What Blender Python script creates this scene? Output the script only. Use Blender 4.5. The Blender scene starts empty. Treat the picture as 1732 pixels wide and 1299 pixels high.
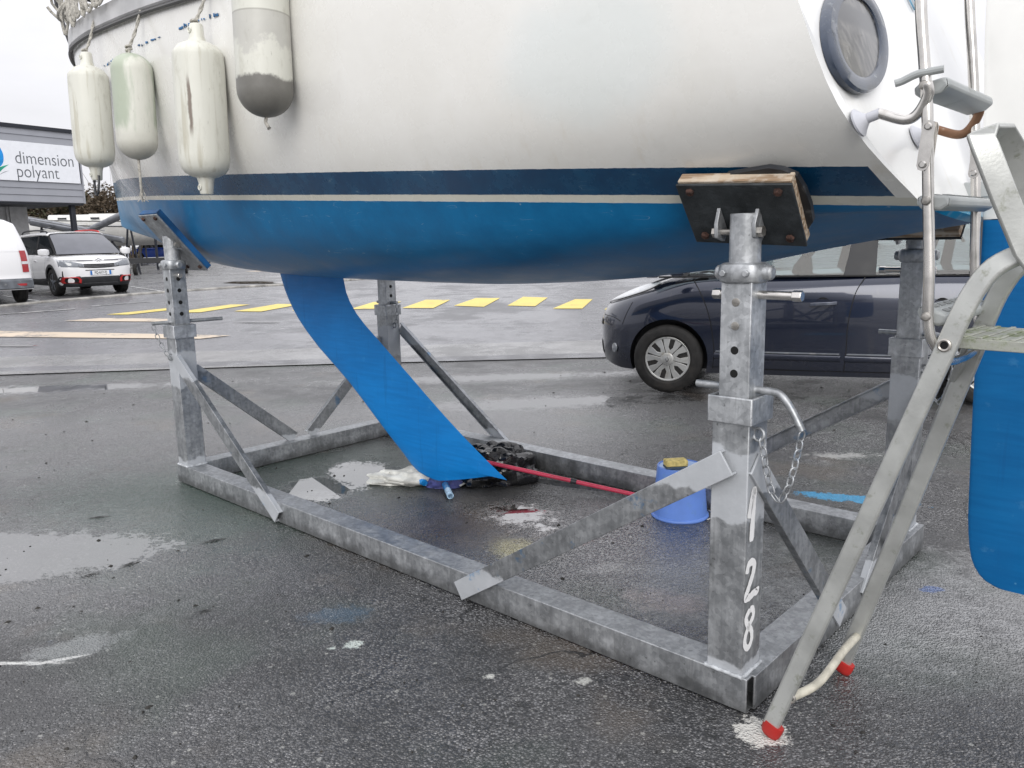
import bpy, bmesh, math, random
from mathutils import Vector, Matrix, Euler
random.seed(7)
sc = bpy.context.scene
col = sc.collection
PI = math.pi

# ------------------------------------------------------------------ materials
def new_mat(name):
    m = bpy.data.materials.new(name); m.use_nodes = True
    nt = m.node_tree; nt.nodes.clear()
    out = nt.nodes.new('ShaderNodeOutputMaterial')
    b = nt.nodes.new('ShaderNodeBsdfPrincipled')
    nt.links.new(b.outputs[0], out.inputs[0])
    return m, nt, b
class G:
    """tiny node-graph helper"""
    def __init__(s, nt): s.nt = nt
    def n(s, t, **kw):
        o = s.nt.nodes.new(t)
        for k, v in kw.items(): setattr(o, k, v)
        return o
    def l(s, a, b): s.nt.links.new(a, b)
    def put(s, sock, v):
        if hasattr(v, 'is_output') or isinstance(v, bpy.types.NodeSocket): s.l(v, sock)
        else: sock.default_value = v
    def math(s, op, a, b=None, c=None, clamp=False):
        o = s.n('ShaderNodeMath', operation=op); o.use_clamp = clamp
        s.put(o.inputs[0], a)
        if b is not None: s.put(o.inputs[1], b)
        if c is not None: s.put(o.inputs[2], c)
        return o.outputs[0]
    def obj(s):
        return s.n('ShaderNodeTexCoord').outputs['Object']
    def noise(s, vec, scale, detail=4, rough=.55, dist=0):
        o = s.n('ShaderNodeTexNoise'); s.l(vec, o.inputs['Vector'])
        o.inputs['Scale'].default_value = scale; o.inputs['Detail'].default_value = detail
        o.inputs['Roughness'].default_value = rough; o.inputs['Distortion'].default_value = dist
        return o.outputs['Fac']
    def voro(s, vec, scale, feature='F1', out='Distance'):
        o = s.n('ShaderNodeTexVoronoi', feature=feature); s.l(vec, o.inputs['Vector'])
        o.inputs['Scale'].default_value = scale
        return o.outputs[out]
    def smooth(s, v, a, b, lo=0., hi=1.):
        o = s.n('ShaderNodeMapRange', interpolation_type='SMOOTHSTEP')
        s.put(o.inputs[0], v)
        for i, x in zip((1, 2, 3, 4), (a, b, lo, hi)): o.inputs[i].default_value = x
        return o.outputs[0]
    def lin(s, v, a, b, lo=0., hi=1.):
        o = s.n('ShaderNodeMapRange'); s.put(o.inputs[0], v)
        for i, x in zip((1, 2, 3, 4), (a, b, lo, hi)): o.inputs[i].default_value = x
        return o.outputs[0]
    def mix(s, f, a, b, mode='MIX'):
        o = s.n('ShaderNodeMix', data_type='RGBA', blend_type=mode)
        s.put(o.inputs[0], f)
        for i, x in ((6, a), (7, b)):
            if isinstance(x, (tuple, list)): o.inputs[i].default_value = (*x[:3], 1)
            elif isinstance(x, (int, float)): o.inputs[i].default_value = (x, x, x, 1)
            else: s.l(x, o.inputs[i])
        return o.outputs[2]
    def mapv(s, vec, scale=(1, 1, 1), loc=(0, 0, 0), rot=(0, 0, 0)):
        o = s.n('ShaderNodeMapping'); s.l(vec, o.inputs[0])
        o.inputs['Scale'].default_value = scale; o.inputs['Location'].default_value = loc
        o.inputs['Rotation'].default_value = rot
        return o.outputs[0]
    def bump(s, h, strength=.3, dist=.01, normal=None):
        o = s.n('ShaderNodeBump'); s.l(h, o.inputs['Height'])
        s.put(o.inputs['Strength'], strength); o.inputs['Distance'].default_value = dist
        if normal is not None: s.l(normal, o.inputs['Normal'])
        return o.outputs[0]
    def sep(s, vec):
        o = s.n('ShaderNodeSeparateXYZ'); s.l(vec, o.inputs[0]); return o.outputs

def simple(name, colr, rough=.5, metal=0., var=.12, vs=6., bump=0., bs=60., coat=0., grime=None, gs=5., gth=(.55, .7), spec=.5, rv=.08, ior=1.45):
    """a painted / plastic / cloth surface with tone variation, optional grime and fine bump"""
    m, nt, b = new_mat(name); g = G(nt); v = g.obj()
    n1 = g.noise(v, vs, 6)
    dark = tuple(c * (1 - var * 1.6) for c in colr); lite = tuple(min(1, c * (1 + var)) for c in colr)
    c = g.mix(g.smooth(n1, .3, .7), dark, lite)
    r = g.lin(n1, .3, .7, max(.02, rough - rv), rough + rv)
    if grime:
        gm = g.smooth(g.noise(v, gs, 8, .65), gth[0], gth[1])
        c = g.mix(g.math('MULTIPLY', gm, .85), c, grime)
        r = g.math('ADD', r, g.math('MULTIPLY', gm, .2))
    nt.links.new(c, b.inputs['Base Color']); nt.links.new(r, b.inputs['Roughness'])
    b.inputs['Metallic'].default_value = metal
    b.inputs['Specular IOR Level'].default_value = spec
    b.inputs['IOR'].default_value = ior
    b.inputs['Coat Weight'].default_value = coat; b.inputs['Coat Roughness'].default_value = .04
    if bump:
        nt.links.new(g.bump(g.noise(v, bs, 5), bump, .01), b.inputs['Normal'])
    return m

def galvanised(name, base=.36, zones=None, blue=0., dark=1.):
    """weathered zinc: spangle cells, streaks, rust-free; zones = ((zlo, zhi), ...) of brushed-on cold-zinc paint in local z"""
    m, nt, b = new_mat(name); g = G(nt); v = g.obj()
    cell = g.voro(v, 65, out='Color'); cs = g.sep(cell)[0]
    n1 = g.noise(v, 9, 7, .65); n2 = g.noise(g.mapv(v, (30, 30, 3)), 1.5, 5)
    k = g.math('ADD', g.math('MULTIPLY', cs, .09), g.math('MULTIPLY', n1, .5))
    k = g.math('ADD', k, g.math('MULTIPLY', n2, .25))
    bb = base * dark
    bb *= 1.5
    c = g.mix(g.smooth(k, .27, .66), (bb * .46, bb * .48, bb * .50), (bb * 1.14, bb * 1.17, bb * 1.20))
    grm = g.math('MULTIPLY', g.smooth(g.math('MULTIPLY_ADD', n1, .10, g.sep(v)[2]), .125, .06), .55); c = g.mix(grm, c, (.055, .055, .052))
    run = g.math('MULTIPLY', g.smooth(g.noise(g.mapv(v, (45, 45, 1.6)), 1., 4), .60, .70), .35); c = g.mix(run, c, (bb * .35, bb * .36, bb * .36))
    met = .72
    bb_ = None
    spots = g.smooth(g.noise(v, 70, 3), .66, .74)
    c = g.mix(g.math('MULTIPLY', spots, .5), c, (.05, .05, .05))
    rough = g.lin(n1, .3, .7, .36, .62)
    if zones:
        z = g.sep(v)[2]; zz = g.math('ADD', z, g.math('MULTIPLY', g.math('SUBTRACT', g.noise(v, 14, 5), .5), .10))
        tot = None
        for lo, hi in zones:
            a = g.math('MULTIPLY', g.smooth(zz, lo, lo + .012), g.smooth(zz, hi, hi + .012, 1., 0.))
            tot = a if tot is None else g.math('MAXIMUM', tot, a)
        c = g.mix(g.math('MULTIPLY', tot, .85), c, g.mix(n1, (.40, .42, .44), (.52, .54, .57)))
        rough = g.math('ADD', rough, g.math('MULTIPLY', tot, .12))
    if blue:
        bm = g.smooth(g.noise(v, 5, 6, .7), .60, .68)
        c = g.mix(g.math('MULTIPLY', bm, blue), c, (.01, .16, .36))
    nt.links.new(c, b.inputs['Base Color']); nt.links.new(rough, b.inputs['Roughness'])
    b.inputs['Metallic'].default_value = met
    if zones: nt.links.new(g.lin(tot, 0, 1, met, .25), b.inputs['Metallic'])
    nt.links.new(g.bump(g.noise(v, 120, 4), .12, .004), b.inputs['Normal'])
    return m

# ------------------------------------------------------------------ mesh builder
class MB:
    def __init__(s): s.v = []; s.f = []; s.mi = []
    def add(s, verts, faces, mi=0):
        o = len(s.v); s.v += [tuple(p) for p in verts]
        for f in faces: s.f.append(tuple(i + o for i in f)); s.mi.append(mi)
    def box(s, c, size, rot=None, mi=0):
        hx, hy, hz = (q / 2 for q in size)
        P = [Vector((x, y, z)) for x in (-hx, hx) for y in (-hy, hy) for z in (-hz, hz)]
        if rot is not None: P = [rot @ p for p in P]
        s.add([p + Vector(c) for p in P], [(0, 1, 3, 2), (4, 6, 7, 5), (0, 4, 5, 1), (2, 3, 7, 6), (0, 2, 6, 4), (1, 5, 7, 3)], mi)
    def bar(s, p0, p1, w, h, wdir, mi=0):
        """rectangular bar p0->p1, w measured along wdir, h across"""
        p0 = Vector(p0); p1 = Vector(p1); d = (p1 - p0).normalized()
        wv = Vector(wdir); wv = (wv - d * wv.dot(d)).normalized(); hv = d.cross(wv)
        P = []
        for p in (p0, p1):
            for a, b in ((-1, -1), (1, -1), (1, 1), (-1, 1)): P.append(p + wv * a * w / 2 + hv * b * h / 2)
        s.add(P, [(3, 2, 1, 0), (4, 5, 6, 7), (0, 1, 5, 4), (1, 2, 6, 5), (2, 3, 7, 6), (3, 0, 4, 7)], mi)
    def band(s, pts, w, h, wdir, mi=0, round_=0):
        """flat bar swept along a polyline (mitred)"""
        pts = [Vector(p) for p in pts]; R = []
        wd = wdir if isinstance(wdir, list) else [wdir] * len(pts)
        for i, p in enumerate(pts):
            a = pts[max(0, i - 1)]; b = pts[min(len(pts) - 1, i + 1)]
            d = (b - a).normalized(); wv = Vector(wd[i]); wv = (wv - d * wv.dot(d)).normalized(); hv = d.cross(wv)
            R.append([p + wv * x * w / 2 + hv * y * h / 2 for x, y in ((-1, -1), (1, -1), (1, 1), (-1, 1))])
        s.loft(R, mi=mi, caps=True)
    def loft(s, rings, closed=True, mi=0, caps=False):
        n = len(rings[0]); V = [p for r in rings for p in r]; F = []
        for i in range(len(rings) - 1):
            for k in range(n if closed else n - 1):
                a = i * n + k; b = i * n + (k + 1) % n
                F.append((a, b, b + n, a + n))
        if caps: F.append(tuple(range(n))[::-1]); F.append(tuple(range((len(rings) - 1) * n, len(rings) * n)))
        s.add(V, F, mi)
    def tube(s, pts, r, n=10, mi=0, caps=True):
        pts = [Vector(p) for p in pts]; rr = r if isinstance(r, (list, tuple)) else [r] * len(pts)
        d0 = (pts[1] - pts[0]).normalized()
        u = d0.orthogonal().normalized(); R = []
        for i, p in enumerate(pts):
            a = pts[max(0, i - 1)]; b = pts[min(len(pts) - 1, i + 1)]
            d = (b - a).normalized(); u = (u - d * u.dot(d)).normalized(); w = d.cross(u)
            R.append([p + (u * math.cos(2 * PI * k / n) + w * math.sin(2 * PI * k / n)) * rr[i] for k in range(n)])
        s.loft(R, mi=mi, caps=caps)
    def cyl(s, p0, p1, r, n=16, mi=0): s.tube([p0, p1], r, n, mi)
    def lathe(s, prof, origin=(0, 0, 0), axis=(0, 0, 1), n=28, mi=0, rfun=None):
        ax = Vector(axis).normalized(); u = ax.orthogonal().normalized(); w = ax.cross(u); o = Vector(origin); R = []
        for r, h in prof:
            ring = []
            for k in range(n):
                a = 2 * PI * k / n; q = r * (rfun(a, r, h) if rfun else 1)
                ring.append(o + ax * h + (u * math.cos(a) + w * math.sin(a)) * q)
            R.append(ring)
        s.loft(R, mi=mi, caps=True)
    def prism(s, poly, to3, t0, t1, mi=0):
        """poly: list of 2-D points; to3(u, v, t) -> 3-D"""
        n = len(poly)
        V = [to3(u, v, t0) for u, v in poly] + [to3(u, v, t1) for u, v in poly]
        F = [tuple(range(n))[::-1], tuple(range(n, 2 * n))] + [(i, (i + 1) % n, (i + 1) % n + n, i + n) for i in range(n)]
        s.add(V, F, mi)
    def link(s, p, d, up, L, W, r, mi=0):
        """chain link: stadium loop of wire centred p, long axis d, flat across up"""
        d = Vector(d).normalized(); up = Vector(up); up = (up - d * up.dot(d)).normalized(); pts = []
        a = L / 2 - W / 2
        for k in range(7): t = -PI / 2 + PI * k / 6; pts.append(Vector(p) + d * (a + math.cos(t) * W / 2) + up * math.sin(t) * W / 2)
        for k in range(7): t = PI / 2 + PI * k / 6; pts.append(Vector(p) + d * (-a + math.cos(t) * W / 2) + up * math.sin(t) * W / 2)
        s.ring(pts, r, 6, mi)
    def ring(s, pts, r, n=6, mi=0):
        m = len(pts); R = []; pts = [Vector(p) for p in pts]
        nrm = (pts[m // 4] - pts[0]).cross(pts[m // 2] - pts[0]).normalized()
        for i, p in enumerate(pts):
            d = (pts[(i + 1) % m] - pts[i - 1]).normalized(); w = d.cross(nrm)
            R.append([p + (nrm * math.cos(2 * PI * k / n) + w * math.sin(2 * PI * k / n)) * r for k in range(n)])
        R.append(R[0]); s.loft(R, mi=mi)
    def torus(s, c, axis, R, r, n=20, k=8, mi=0):
        ax = Vector(axis).normalized(); u = ax.orthogonal().normalized(); w = ax.cross(u)
        s.ring([Vector(c) + (u * math.cos(2 * PI * i / n) + w * math.sin(2 * PI * i / n)) * R for i in range(n)], r, k, mi)
    def chain(s, pts, L=.034, W=.02, r=.0028):
        """links laid along a polyline"""
        pts = [Vector(p) for p in pts]; seg = [(pts[i + 1] - pts[i]).length for i in range(len(pts) - 1)]
        tot = sum(seg); step = L - 2.4 * r; n = max(2, int(tot / step)); 
        for k in range(n):
            t = (k + .5) * tot / n; i = 0
            while i < len(seg) - 1 and t > seg[i]: t -= seg[i]; i += 1
            d = (pts[i + 1] - pts[i]).normalized(); p = pts[i] + d * t
            side = d.cross(Vector((.3, .8, .5))).normalized(); up = side if k % 2 else side.cross(d)
            s.link(p, d, up, L, W, r)
    def build(s, name, mats, parent=None, smooth=True, bevel=0., ang=35, segs=2, solid=0.):
        me = bpy.data.meshes.new(name); me.from_pydata(s.v, [], s.f); me.update()
        if not isinstance(mats, (list, tuple)): mats = [mats]
        for m in mats: me.materials.append(m)
        for p, i in zip(me.polygons, s.mi): p.material_index = i; p.use_smooth = smooth
        bm = bmesh.new(); bm.from_mesh(me); bmesh.ops.recalc_face_normals(bm, faces=bm.faces); bm.to_mesh(me); bm.free()
        if smooth: me.set_sharp_from_angle(angle=math.radians(ang))
        o = bpy.data.objects.new(name, me); col.objects.link(o)
        if parent is not None: o.parent = parent
        if solid:
            md = o.modifiers.new('solid', 'SOLIDIFY'); md.thickness = solid
        if bevel:
            md = o.modifiers.new('bevel', 'BEVEL'); md.width = bevel; md.segments = segs; md.limit_method = 'ANGLE'; md.angle_limit = math.radians(40)
        return o

def tag(o, label=None, cat=None, group=None, kind=None):
    if label: o['label'] = label
    if cat: o['category'] = cat
    if group: o['group'] = group
    if kind: o['kind'] = kind
    return o
def thing(name, label, cat, loc=(0, 0, 0), rz=0., group=None):
    o = bpy.data.objects.new(name, None); o.empty_display_size = .2; col.objects.link(o)
    o.location = loc; o.rotation_euler = (0, 0, rz)
    return tag(o, label, cat, group)
def copy_tree(o, parent=None):
    c = o.copy(); col.objects.link(c); c.parent = parent
    for ch in list(o.children): copy_tree(ch, c)
    return c
def bez(p0, p1, p2, n=8):
    p0, p1, p2 = Vector(p0), Vector(p1), Vector(p2)
    return [p0 * (1 - t) ** 2 + p1 * 2 * t * (1 - t) + p2 * t * t for t in (i / n for i in range(n + 1))]
def catmull(pts, n=6):
    pts = [Vector(p) for p in pts]; P = [2 * pts[0] - pts[1]] + pts + [2 * pts[-1] - pts[-2]]; out = []
    for i in range(1, len(P) - 2):
        for k in range(n):
            t = k / n; a, b, c, d = P[i - 1:i + 3]
            out.append(.5 * (2 * b + (c - a) * t + (2 * a - 5 * b + 4 * c - d) * t * t + (3 * b - a - 3 * c + d) * t ** 3))
    out.append(pts[-1]); return out

# ------------------------------------------------------------------ terrain height: the yard is level, the road and car park rise gently behind it
def gz(y): return 0. if y < 10 else .40 * (1 - math.exp(-(y - 10) / 12))
# ------------------------------------------------------------------ camera, sky, sun
cam = bpy.data.cameras.new('camera'); co = bpy.data.objects.new('camera', cam); col.objects.link(co)
cam.sensor_width = 36; cam.lens = 28.06; cam.clip_start = .05; cam.clip_end = 2000
pitch = math.radians(10.389)
fw = Vector((0, math.cos(pitch), -math.sin(pitch))); up0 = Vector((0, math.sin(pitch), math.cos(pitch))); rt0 = Vector((1, 0, 0))
roll = math.radians(-1.3)
rt = rt0 * math.cos(roll) + up0 * math.sin(roll); upv = -rt0 * math.sin(roll) + up0 * math.cos(roll)
Mc = Matrix((rt, upv, -fw)).transposed().to_4x4(); Mc.translation = (0, 0, 1.5)
co.matrix_world = Mc; sc.camera = co

world = bpy.data.worlds.new('World'); sc.world = world; world.use_nodes = True
wn = world.node_tree; wn.nodes.clear(); g = G(wn)
bg = g.n('ShaderNodeBackground'); wo = g.n('ShaderNodeOutputWorld'); g.l(bg.outputs[0], wo.inputs[0])
SUN_EL, SUN_AZ = math.radians(30), math.radians(182)      # thin cloud with a broad glow behind the photographer's right shoulder
sky = g.n('ShaderNodeTexSky', sky_type='NISHITA'); sky.sun_disc = False
sky.sun_elevation = SUN_EL; sky.sun_rotation = SUN_AZ; sky.dust_density = 4; sky.air_density = 1.2
wv = g.n('ShaderNodeTexCoord').outputs['Generated']
wz = g.sep(wv)[2]
el = g.math('MAXIMUM', wz, 0.)
cloud = g.noise(g.mapv(wv, (1, 1, 2.6)), 2.2, 6, .6)
lum = g.math('MULTIPLY', g.lin(el, 0, 1, 9.5, 20.), g.lin(cloud, .3, .7, .89, 1.06))
ov = g.mix(1.0, (.955, .955, 1.0), lum, 'MULTIPLY')
hs = g.n('ShaderNodeHueSaturation'); hs.inputs['Saturation'].default_value = .25; g.l(sky.outputs[0], hs.inputs['Color'])
g.l(g.mix(.88, hs.outputs[0], ov), bg.inputs['Color'])
bg.inputs['Strength'].default_value = .1

sl = bpy.data.lights.new('sun', 'SUN'); sl.energy = 1.7; sl.angle = math.radians(35); sl.color = (1, .975, .94)
so = bpy.data.objects.new('sun', sl); col.objects.link(so)
sd = Vector((math.sin(SUN_AZ) * math.cos(SUN_EL), math.cos(SUN_AZ) * math.cos(SUN_EL), math.sin(SUN_EL)))
so.rotation_euler = sd.to_track_quat('Z', 'Y').to_euler(); so.location = sd * 20

sc.cycles.max_bounces = 6; sc.cycles.diffuse_bounces = 3; sc.cycles.glossy_bounces = 3; sc.cycles.transparent_max_bounces = 8
sc.view_settings.view_transform = 'Standard'; sc.view_settings.look = 'None'; sc.view_settings.exposure = 0

# ------------------------------------------------------------------ ground
def asphalt(name, base, fine=1., wet=0., bright=(), damp=(), puddles=(), stains=(), bumpk=1., tint=(1, 1, 1.03), road=False):
    m, nt, b = new_mat(name); g = G(nt); v = g.obj(); xyz = g.sep(v); X, Y = xyz[0], xyz[1]
    big = g.noise(v, .55, 3); mid = g.noise(v, 3.1, 4, .62); fin = g.noise(v, 46, 3, .7); edge = g.noise(v, 11, 5, .75)
    ragged = g.math('ADD', g.math('MULTIPLY', g.math('SUBTRACT', edge, .5), 2.0), g.math('ADD', g.math('MULTIPLY', g.math('SUBTRACT', mid, .5), 1.3), g.math('MULTIPLY', g.math('SUBTRACT', fin, .5), 1.1)))
    s1 = 112 * fine
    vd = g.voro(v, s1); vcc = g.sep(g.voro(v, s1, out='Color')); vc = vcc[0]
    dk = tuple(base * .55 * t for t in tint); lt = tuple(base * 1.35 * t for t in tint)
    c = g.mix(g.smooth(g.math('ADD', g.math('MULTIPLY', big, .5), g.math('MULTIPLY', mid, .5)), .36, .64), dk, lt)
    # each stone has its own tone, cavity shade painted dark into the gaps, clumps of smeared binder
    tone = g.math('MULTIPLY_ADD', g.math('POWER', vc, 2.2), 1.9 if not road else .8, .40 if not road else .7)
    smear = g.smooth(g.noise(g.mapv(v, loc=(5, 5, 0)), 2.3, 5, .7), .40, .62)
    c = g.mix(g.lin(smear, 0, 1, 1., .45), c, tone, 'MULTIPLY')
    c = g.mix(g.math('MULTIPLY', g.smooth(vd, .42, .68), .75 if not road else .45), c, tuple(base * .16 * t for t in tint))
    c = g.mix(g.math('MULTIPLY', g.smooth(fin, .50, .66), .60 if not road else .3), c, tuple(base * .30 * t for t in tint))
    grain = g.math('MULTIPLY', g.math('GREATER_THAN', vcc[1], .93), g.smooth(vd, .45, .25))
    c = g.mix(g.math('MULTIPLY', grain, .55 if not road else .3), c, (base * 4.2, base * 4.1, base * 3.9))
    if not road:
        ch = g.math('MULTIPLY', g.smooth(g.sep(g.voro(v, 34, out='Color'))[1], .93, .95), g.smooth(g.math('MULTIPLY_ADD', g.math('SUBTRACT', fin, .5), .6, g.voro(v, 34)), .30, .18))
        c = g.mix(g.math('MULTIPLY', ch, .55), c, (.42, .42, .39))
        grit = g.math('MULTIPLY', g.smooth(g.sep(g.voro(v, 17, out='Color'))[2], .955, .965), g.smooth(g.math('ADD', g.voro(v, 17), g.math('MULTIPLY', g.math('SUBTRACT', edge, .5), .5)), .36, .2))
        c = g.mix(g.math('MULTIPLY', grit, .6), c, (.012, .012, .011))
        # algae green, rusty brown and bottom-paint dust in broad faint patches
        gr = g.smooth(g.noise(v, .9, 3), .50, .66)
        c = g.mix(g.math('MULTIPLY', gr, .45), c, (base * .55, base * .80, base * .60))
        br = g.smooth(g.noise(g.mapv(v, loc=(7, 3, 0)), 1.3, 4), .56, .7)
        c = g.mix(g.math('MULTIPLY', br, .40), c, (base * 1.25, base * .98, base * .72))
        bl = g.smooth(g.noise(g.mapv(v, loc=(3, 9, 0)), 5.5, 6, .7), .69, .75)
        c = g.mix(g.math('MULTIPLY', bl, .45), c, (base * .6, base * 1.3, base * 2.2))
        wp = g.smooth(g.math('ADD', g.noise(g.mapv(v, loc=(13, 1, 0)), 4.2, 6, .75), g.math('MULTIPLY', g.smooth(X, .6, 2.2), .09)), .66, .76)
        c = g.mix(g.math('MULTIPLY', g.math('MULTIPLY', wp, g.smooth(fin, .62, .42)), .7), c, (.34, .35, .34))
        # hairline cracks
        cw = g.n('ShaderNodeVectorMath', operation='ADD'); g.l(v, cw.inputs[0]); nz = g.n('ShaderNodeTexNoise'); g.l(v, nz.inputs[0]); nz.inputs['Scale'].default_value = 2.4; nz.inputs['Detail'].default_value = 4
        sc_v = g.n('ShaderNodeVectorMath', operation='SCALE'); g.l(nz.outputs['Color'], sc_v.inputs[0]); sc_v.inputs['Scale'].default_value = .55; g.l(sc_v.outputs[0], cw.inputs[1])
        ck = g.math('MULTIPLY', g.smooth(g.voro(cw.outputs[0], .62, 'DISTANCE_TO_EDGE'), .006, .002), g.smooth(big, .46, .54))
        c = g.mix(g.math('MULTIPLY', ck, .85), c, (.008, .008, .008))
    def blob(cx, cy, rx, ry, rot, warp, soft=.06):
        dx = g.math('SUBTRACT', X, cx); dy = g.math('SUBTRACT', Y, cy); a, s_ = math.cos(rot), math.sin(rot)
        u = g.math('ADD', g.math('MULTIPLY', dx, a / rx), g.math('MULTIPLY', dy, s_ / rx))
        w = g.math('ADD', g.math('MULTIPLY', dx, -s_ / ry), g.math('MULTIPLY', dy, a / ry))
        d = g.math('SQRT', g.math('ADD', g.math('MULTIPLY', u, u), g.math('MULTIPLY', w, w)))
        return g.smooth(g.math('MULTIPLY_ADD', ragged, warp, d), 1 + soft, 1 - soft)
    for (cx, cy, rx, ry, rot, warp, soft, cc, amt) in stains:
        c = g.mix(g.math('MULTIPLY', blob(cx, cy, rx, ry, rot, warp, soft), amt), c, cc)
    pm = None
    for p in puddles:
        q = blob(*p); pm = q if pm is None else g.math('MAXIMUM', pm, q)
    pb = None
    for q_ in bright:
        q = blob(*q_); pb = q if pb is None else g.math('MAXIMUM', pb, q)
    if pb is not None: pm = g.math('MAXIMUM', pm, pb)
    dm_ = None
    for q_ in damp:
        q = blob(*q_); dm_ = q if dm_ is None else g.math('MAXIMUM', dm_, q)
    wetn = g.smooth(g.math('ADD', big, g.math('MULTIPLY', g.math('SUBTRACT', mid, .5), .5)), .36, .62)
    rough = g.lin(wetn, 0, 1, .50 - wet, .20 - wet * .5)
    rough = g.math('ADD', rough, g.math('MULTIPLY', grain, .1), clamp=True)
    if dm_ is not None: rough = g.math('MULTIPLY', rough, g.lin(dm_, 0, 1, 1., .55))
    h = g.math('ADD', g.math('MULTIPLY', g.smooth(vd, .6, .1), .7), g.math('MULTIPLY', fin, .9))
    h = g.math('ADD', h, g.math('MULTIPLY', edge, 1.6))
    st = .75 * bumpk
    if pm is not None:
        rough = g.math('MULTIPLY', rough, g.lin(pm, 0, 1, 1., .06))
        c = g.mix(g.math('MULTIPLY', pm, .55), c, (.03, .031, .03))
        stv = g.lin(pm, 0, 1, st, 0.)
    else: stv = st
    nt.links.new(c, b.inputs['Base Color']); nt.links.new(rough, b.inputs['Roughness'])
    nt.links.new(g.bump(h, stv, .008), b.inputs['Normal'])
    b.inputs['IOR'].default_value = 1.75
    if pm is not None: nt.links.new(g.math('ADD', g.lin(pm, 0, 1, 1.75, 2.3), g.math('MULTIPLY_ADD', pb, 1.9, g.math('MULTIPLY', dm_, 1.3)) if pb is not None else 0.), b.inputs['IOR'])
    return m

PUD = [(-2.75, 3.72, 1.02, .34, .10, .55, .05), (.25, 4.75, .30, .05, -.5, .8, .1), (-5.2, 8.5, 2.0, .30, .1, 1.2, .6),
       (.35, 7.2, 1.3, .26, .1, 1.2, .5), (-.2, 8.6, 1.8, .22, .05, 1.2, .6)]
DM = [(.45, 3.75, .75, .50, .5, .7, .8), (-.1, 6.5, 1.7, .9, .1, .8, .8), (-3.3, 6.2, 1.7, 1.0, .0, .8, .8), (-.95, 4.2, .45, .35, -.5, .8, .7), (1.6, 2.9, .6, .35, .5, .8, .8), (-2.3, 3.75, 1.4, .6, .1, .8, .8)]
BR = [(-1.22, 4.74, .22, .25, .3, .8, .10), (-.98, 5.05, .22, .30, .5, .8, .10), (.02, 4.19, .15, .20, .6, 1.6, .45)]
ST = [(.735, 2.20, .075, .075, 0, 1.1, .12, (.62, .61, .57), .9), (-.62, 2.80, .038, .030, .3, 1.6, .3, (.56, .62, .58), .85), (-.70, 2.77, .018, .012, .3, 1.6, .3, (.56, .62, .58), .8), (-.1, 2.55, .02, .014, .3, 1.6, .3, (.6, .6, .56), .8), (.22, 2.50, .03, .018, .3, 1.8, .4, (.6, .6, .56), .7),
      (-1.98, 2.715, .26, .010, -.02, .9, .5, (.6, .6, .58), .9), (-1.70, 2.73, .09, .010, .35, .5, .3, (.6, .6, .58), .8), (-1.68, 2.83, .14, .08, .5, 1.3, .4, (.40, .42, .42), .35),
      (.0, 3.70, .10, .15, .4, 1.3, .5, (.55, .50, .22), .55), (2.25, 5.22, .20, .06, .0, 2.2, .5, (.5, .5, .48), .65),
      (1.92, 4.33, .30, .07, -.45, 1.0, .15, (.02, .33, .62), .9), (1.45, 3.05, .5, .35, .8, 1.5, .6, (.32, .33, .33), .35), (2.2, 3.1, .6, .35, .4, 1.4, .5, (.30, .30, .30), .4),
      (.85, 3.2, .45, .30, .6, 1.3, .5, (.24, .25, .25), .35), (-2.0, 4.55, .95, .55, -.5, 1., .7, (.040, .075, .058), .75), (-.45, 4.3, .45, .75, -.6, .9, .5, (.022, .021, .017), .75),  # dark blob by the keel: wet ground with the keel's reflection painted in
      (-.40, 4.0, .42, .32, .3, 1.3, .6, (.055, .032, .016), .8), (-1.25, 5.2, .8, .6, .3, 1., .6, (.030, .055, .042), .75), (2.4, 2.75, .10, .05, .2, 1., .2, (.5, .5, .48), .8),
      (1.75, 3.15, .05, .03, .2, 1., .2, (.02, .10, .35), .8), (-.72, 3.05, .12, .06, .2, 1.8, .6, (.05, .12, .20), .4), (.62, 3.1, .16, .08, -.4, 1.6, .6, (.33, .24, .22), .3),
      (.3, 3.75, .1, .04, .4, 1.4, .3, (.35, .16, .17), .4), (.42, 3.45, .10, .05, .4, 2., .6, (.28, .28, .27), .45)]
MG = asphalt('wet_yard_asphalt', .105, 1., .05, bright=BR, damp=DM, puddles=PUD, stains=ST, tint=(1, 1, 1.02))
MR = asphalt('smooth_road_asphalt', .16, 1.4, .12, bumpk=.35, tint=(.98, .98, 1.06), road=True)
MP = asphalt('car_park_asphalt', .14, 1.1, .10, bumpk=.5, tint=(1, 1, 1.02), road=True)
MC = asphalt('concrete_gutter', .24, .8, .20, bumpk=.35, tint=(1, .99, .98), road=True)

def strip(name, rows, mat, dz, kind='structure', nx=1, sub=True):
    """rows: list of (y, xl, xr) or 4-tuples ((xl, yl), (xr, yr)); a sheet that follows the terrain dz above it"""
    V = []; F = []; n = nx + 1
    for (xl, yl), (xr, yr) in rows:
        for k in range(n):
            t = k / nx; x = xl + (xr - xl) * t; y = yl + (yr - yl) * t
            V.append((x, y, gz(y) + dz))
    for i in range(len(rows) - 1):
        for k in range(nx): a = i * n + k; F.append((a, a + 1, a + n + 1, a + n))
    me = bpy.data.meshes.new(name); me.from_pydata(V, [], F); me.materials.append(mat); me.update()
    o = bpy.data.objects.new(name, me); col.objects.link(o)
    if kind: o['kind'] = kind
    return o
ys = [-30, -10, 0, 5, 9] + [10 + .5 * i for i in range(60)] + [40 + 5 * i for i in range(13)] + [120, 200, 400, 800]
strip('ground', [((-600, y), (600, y)) for y in ys], MG, 0)
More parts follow.
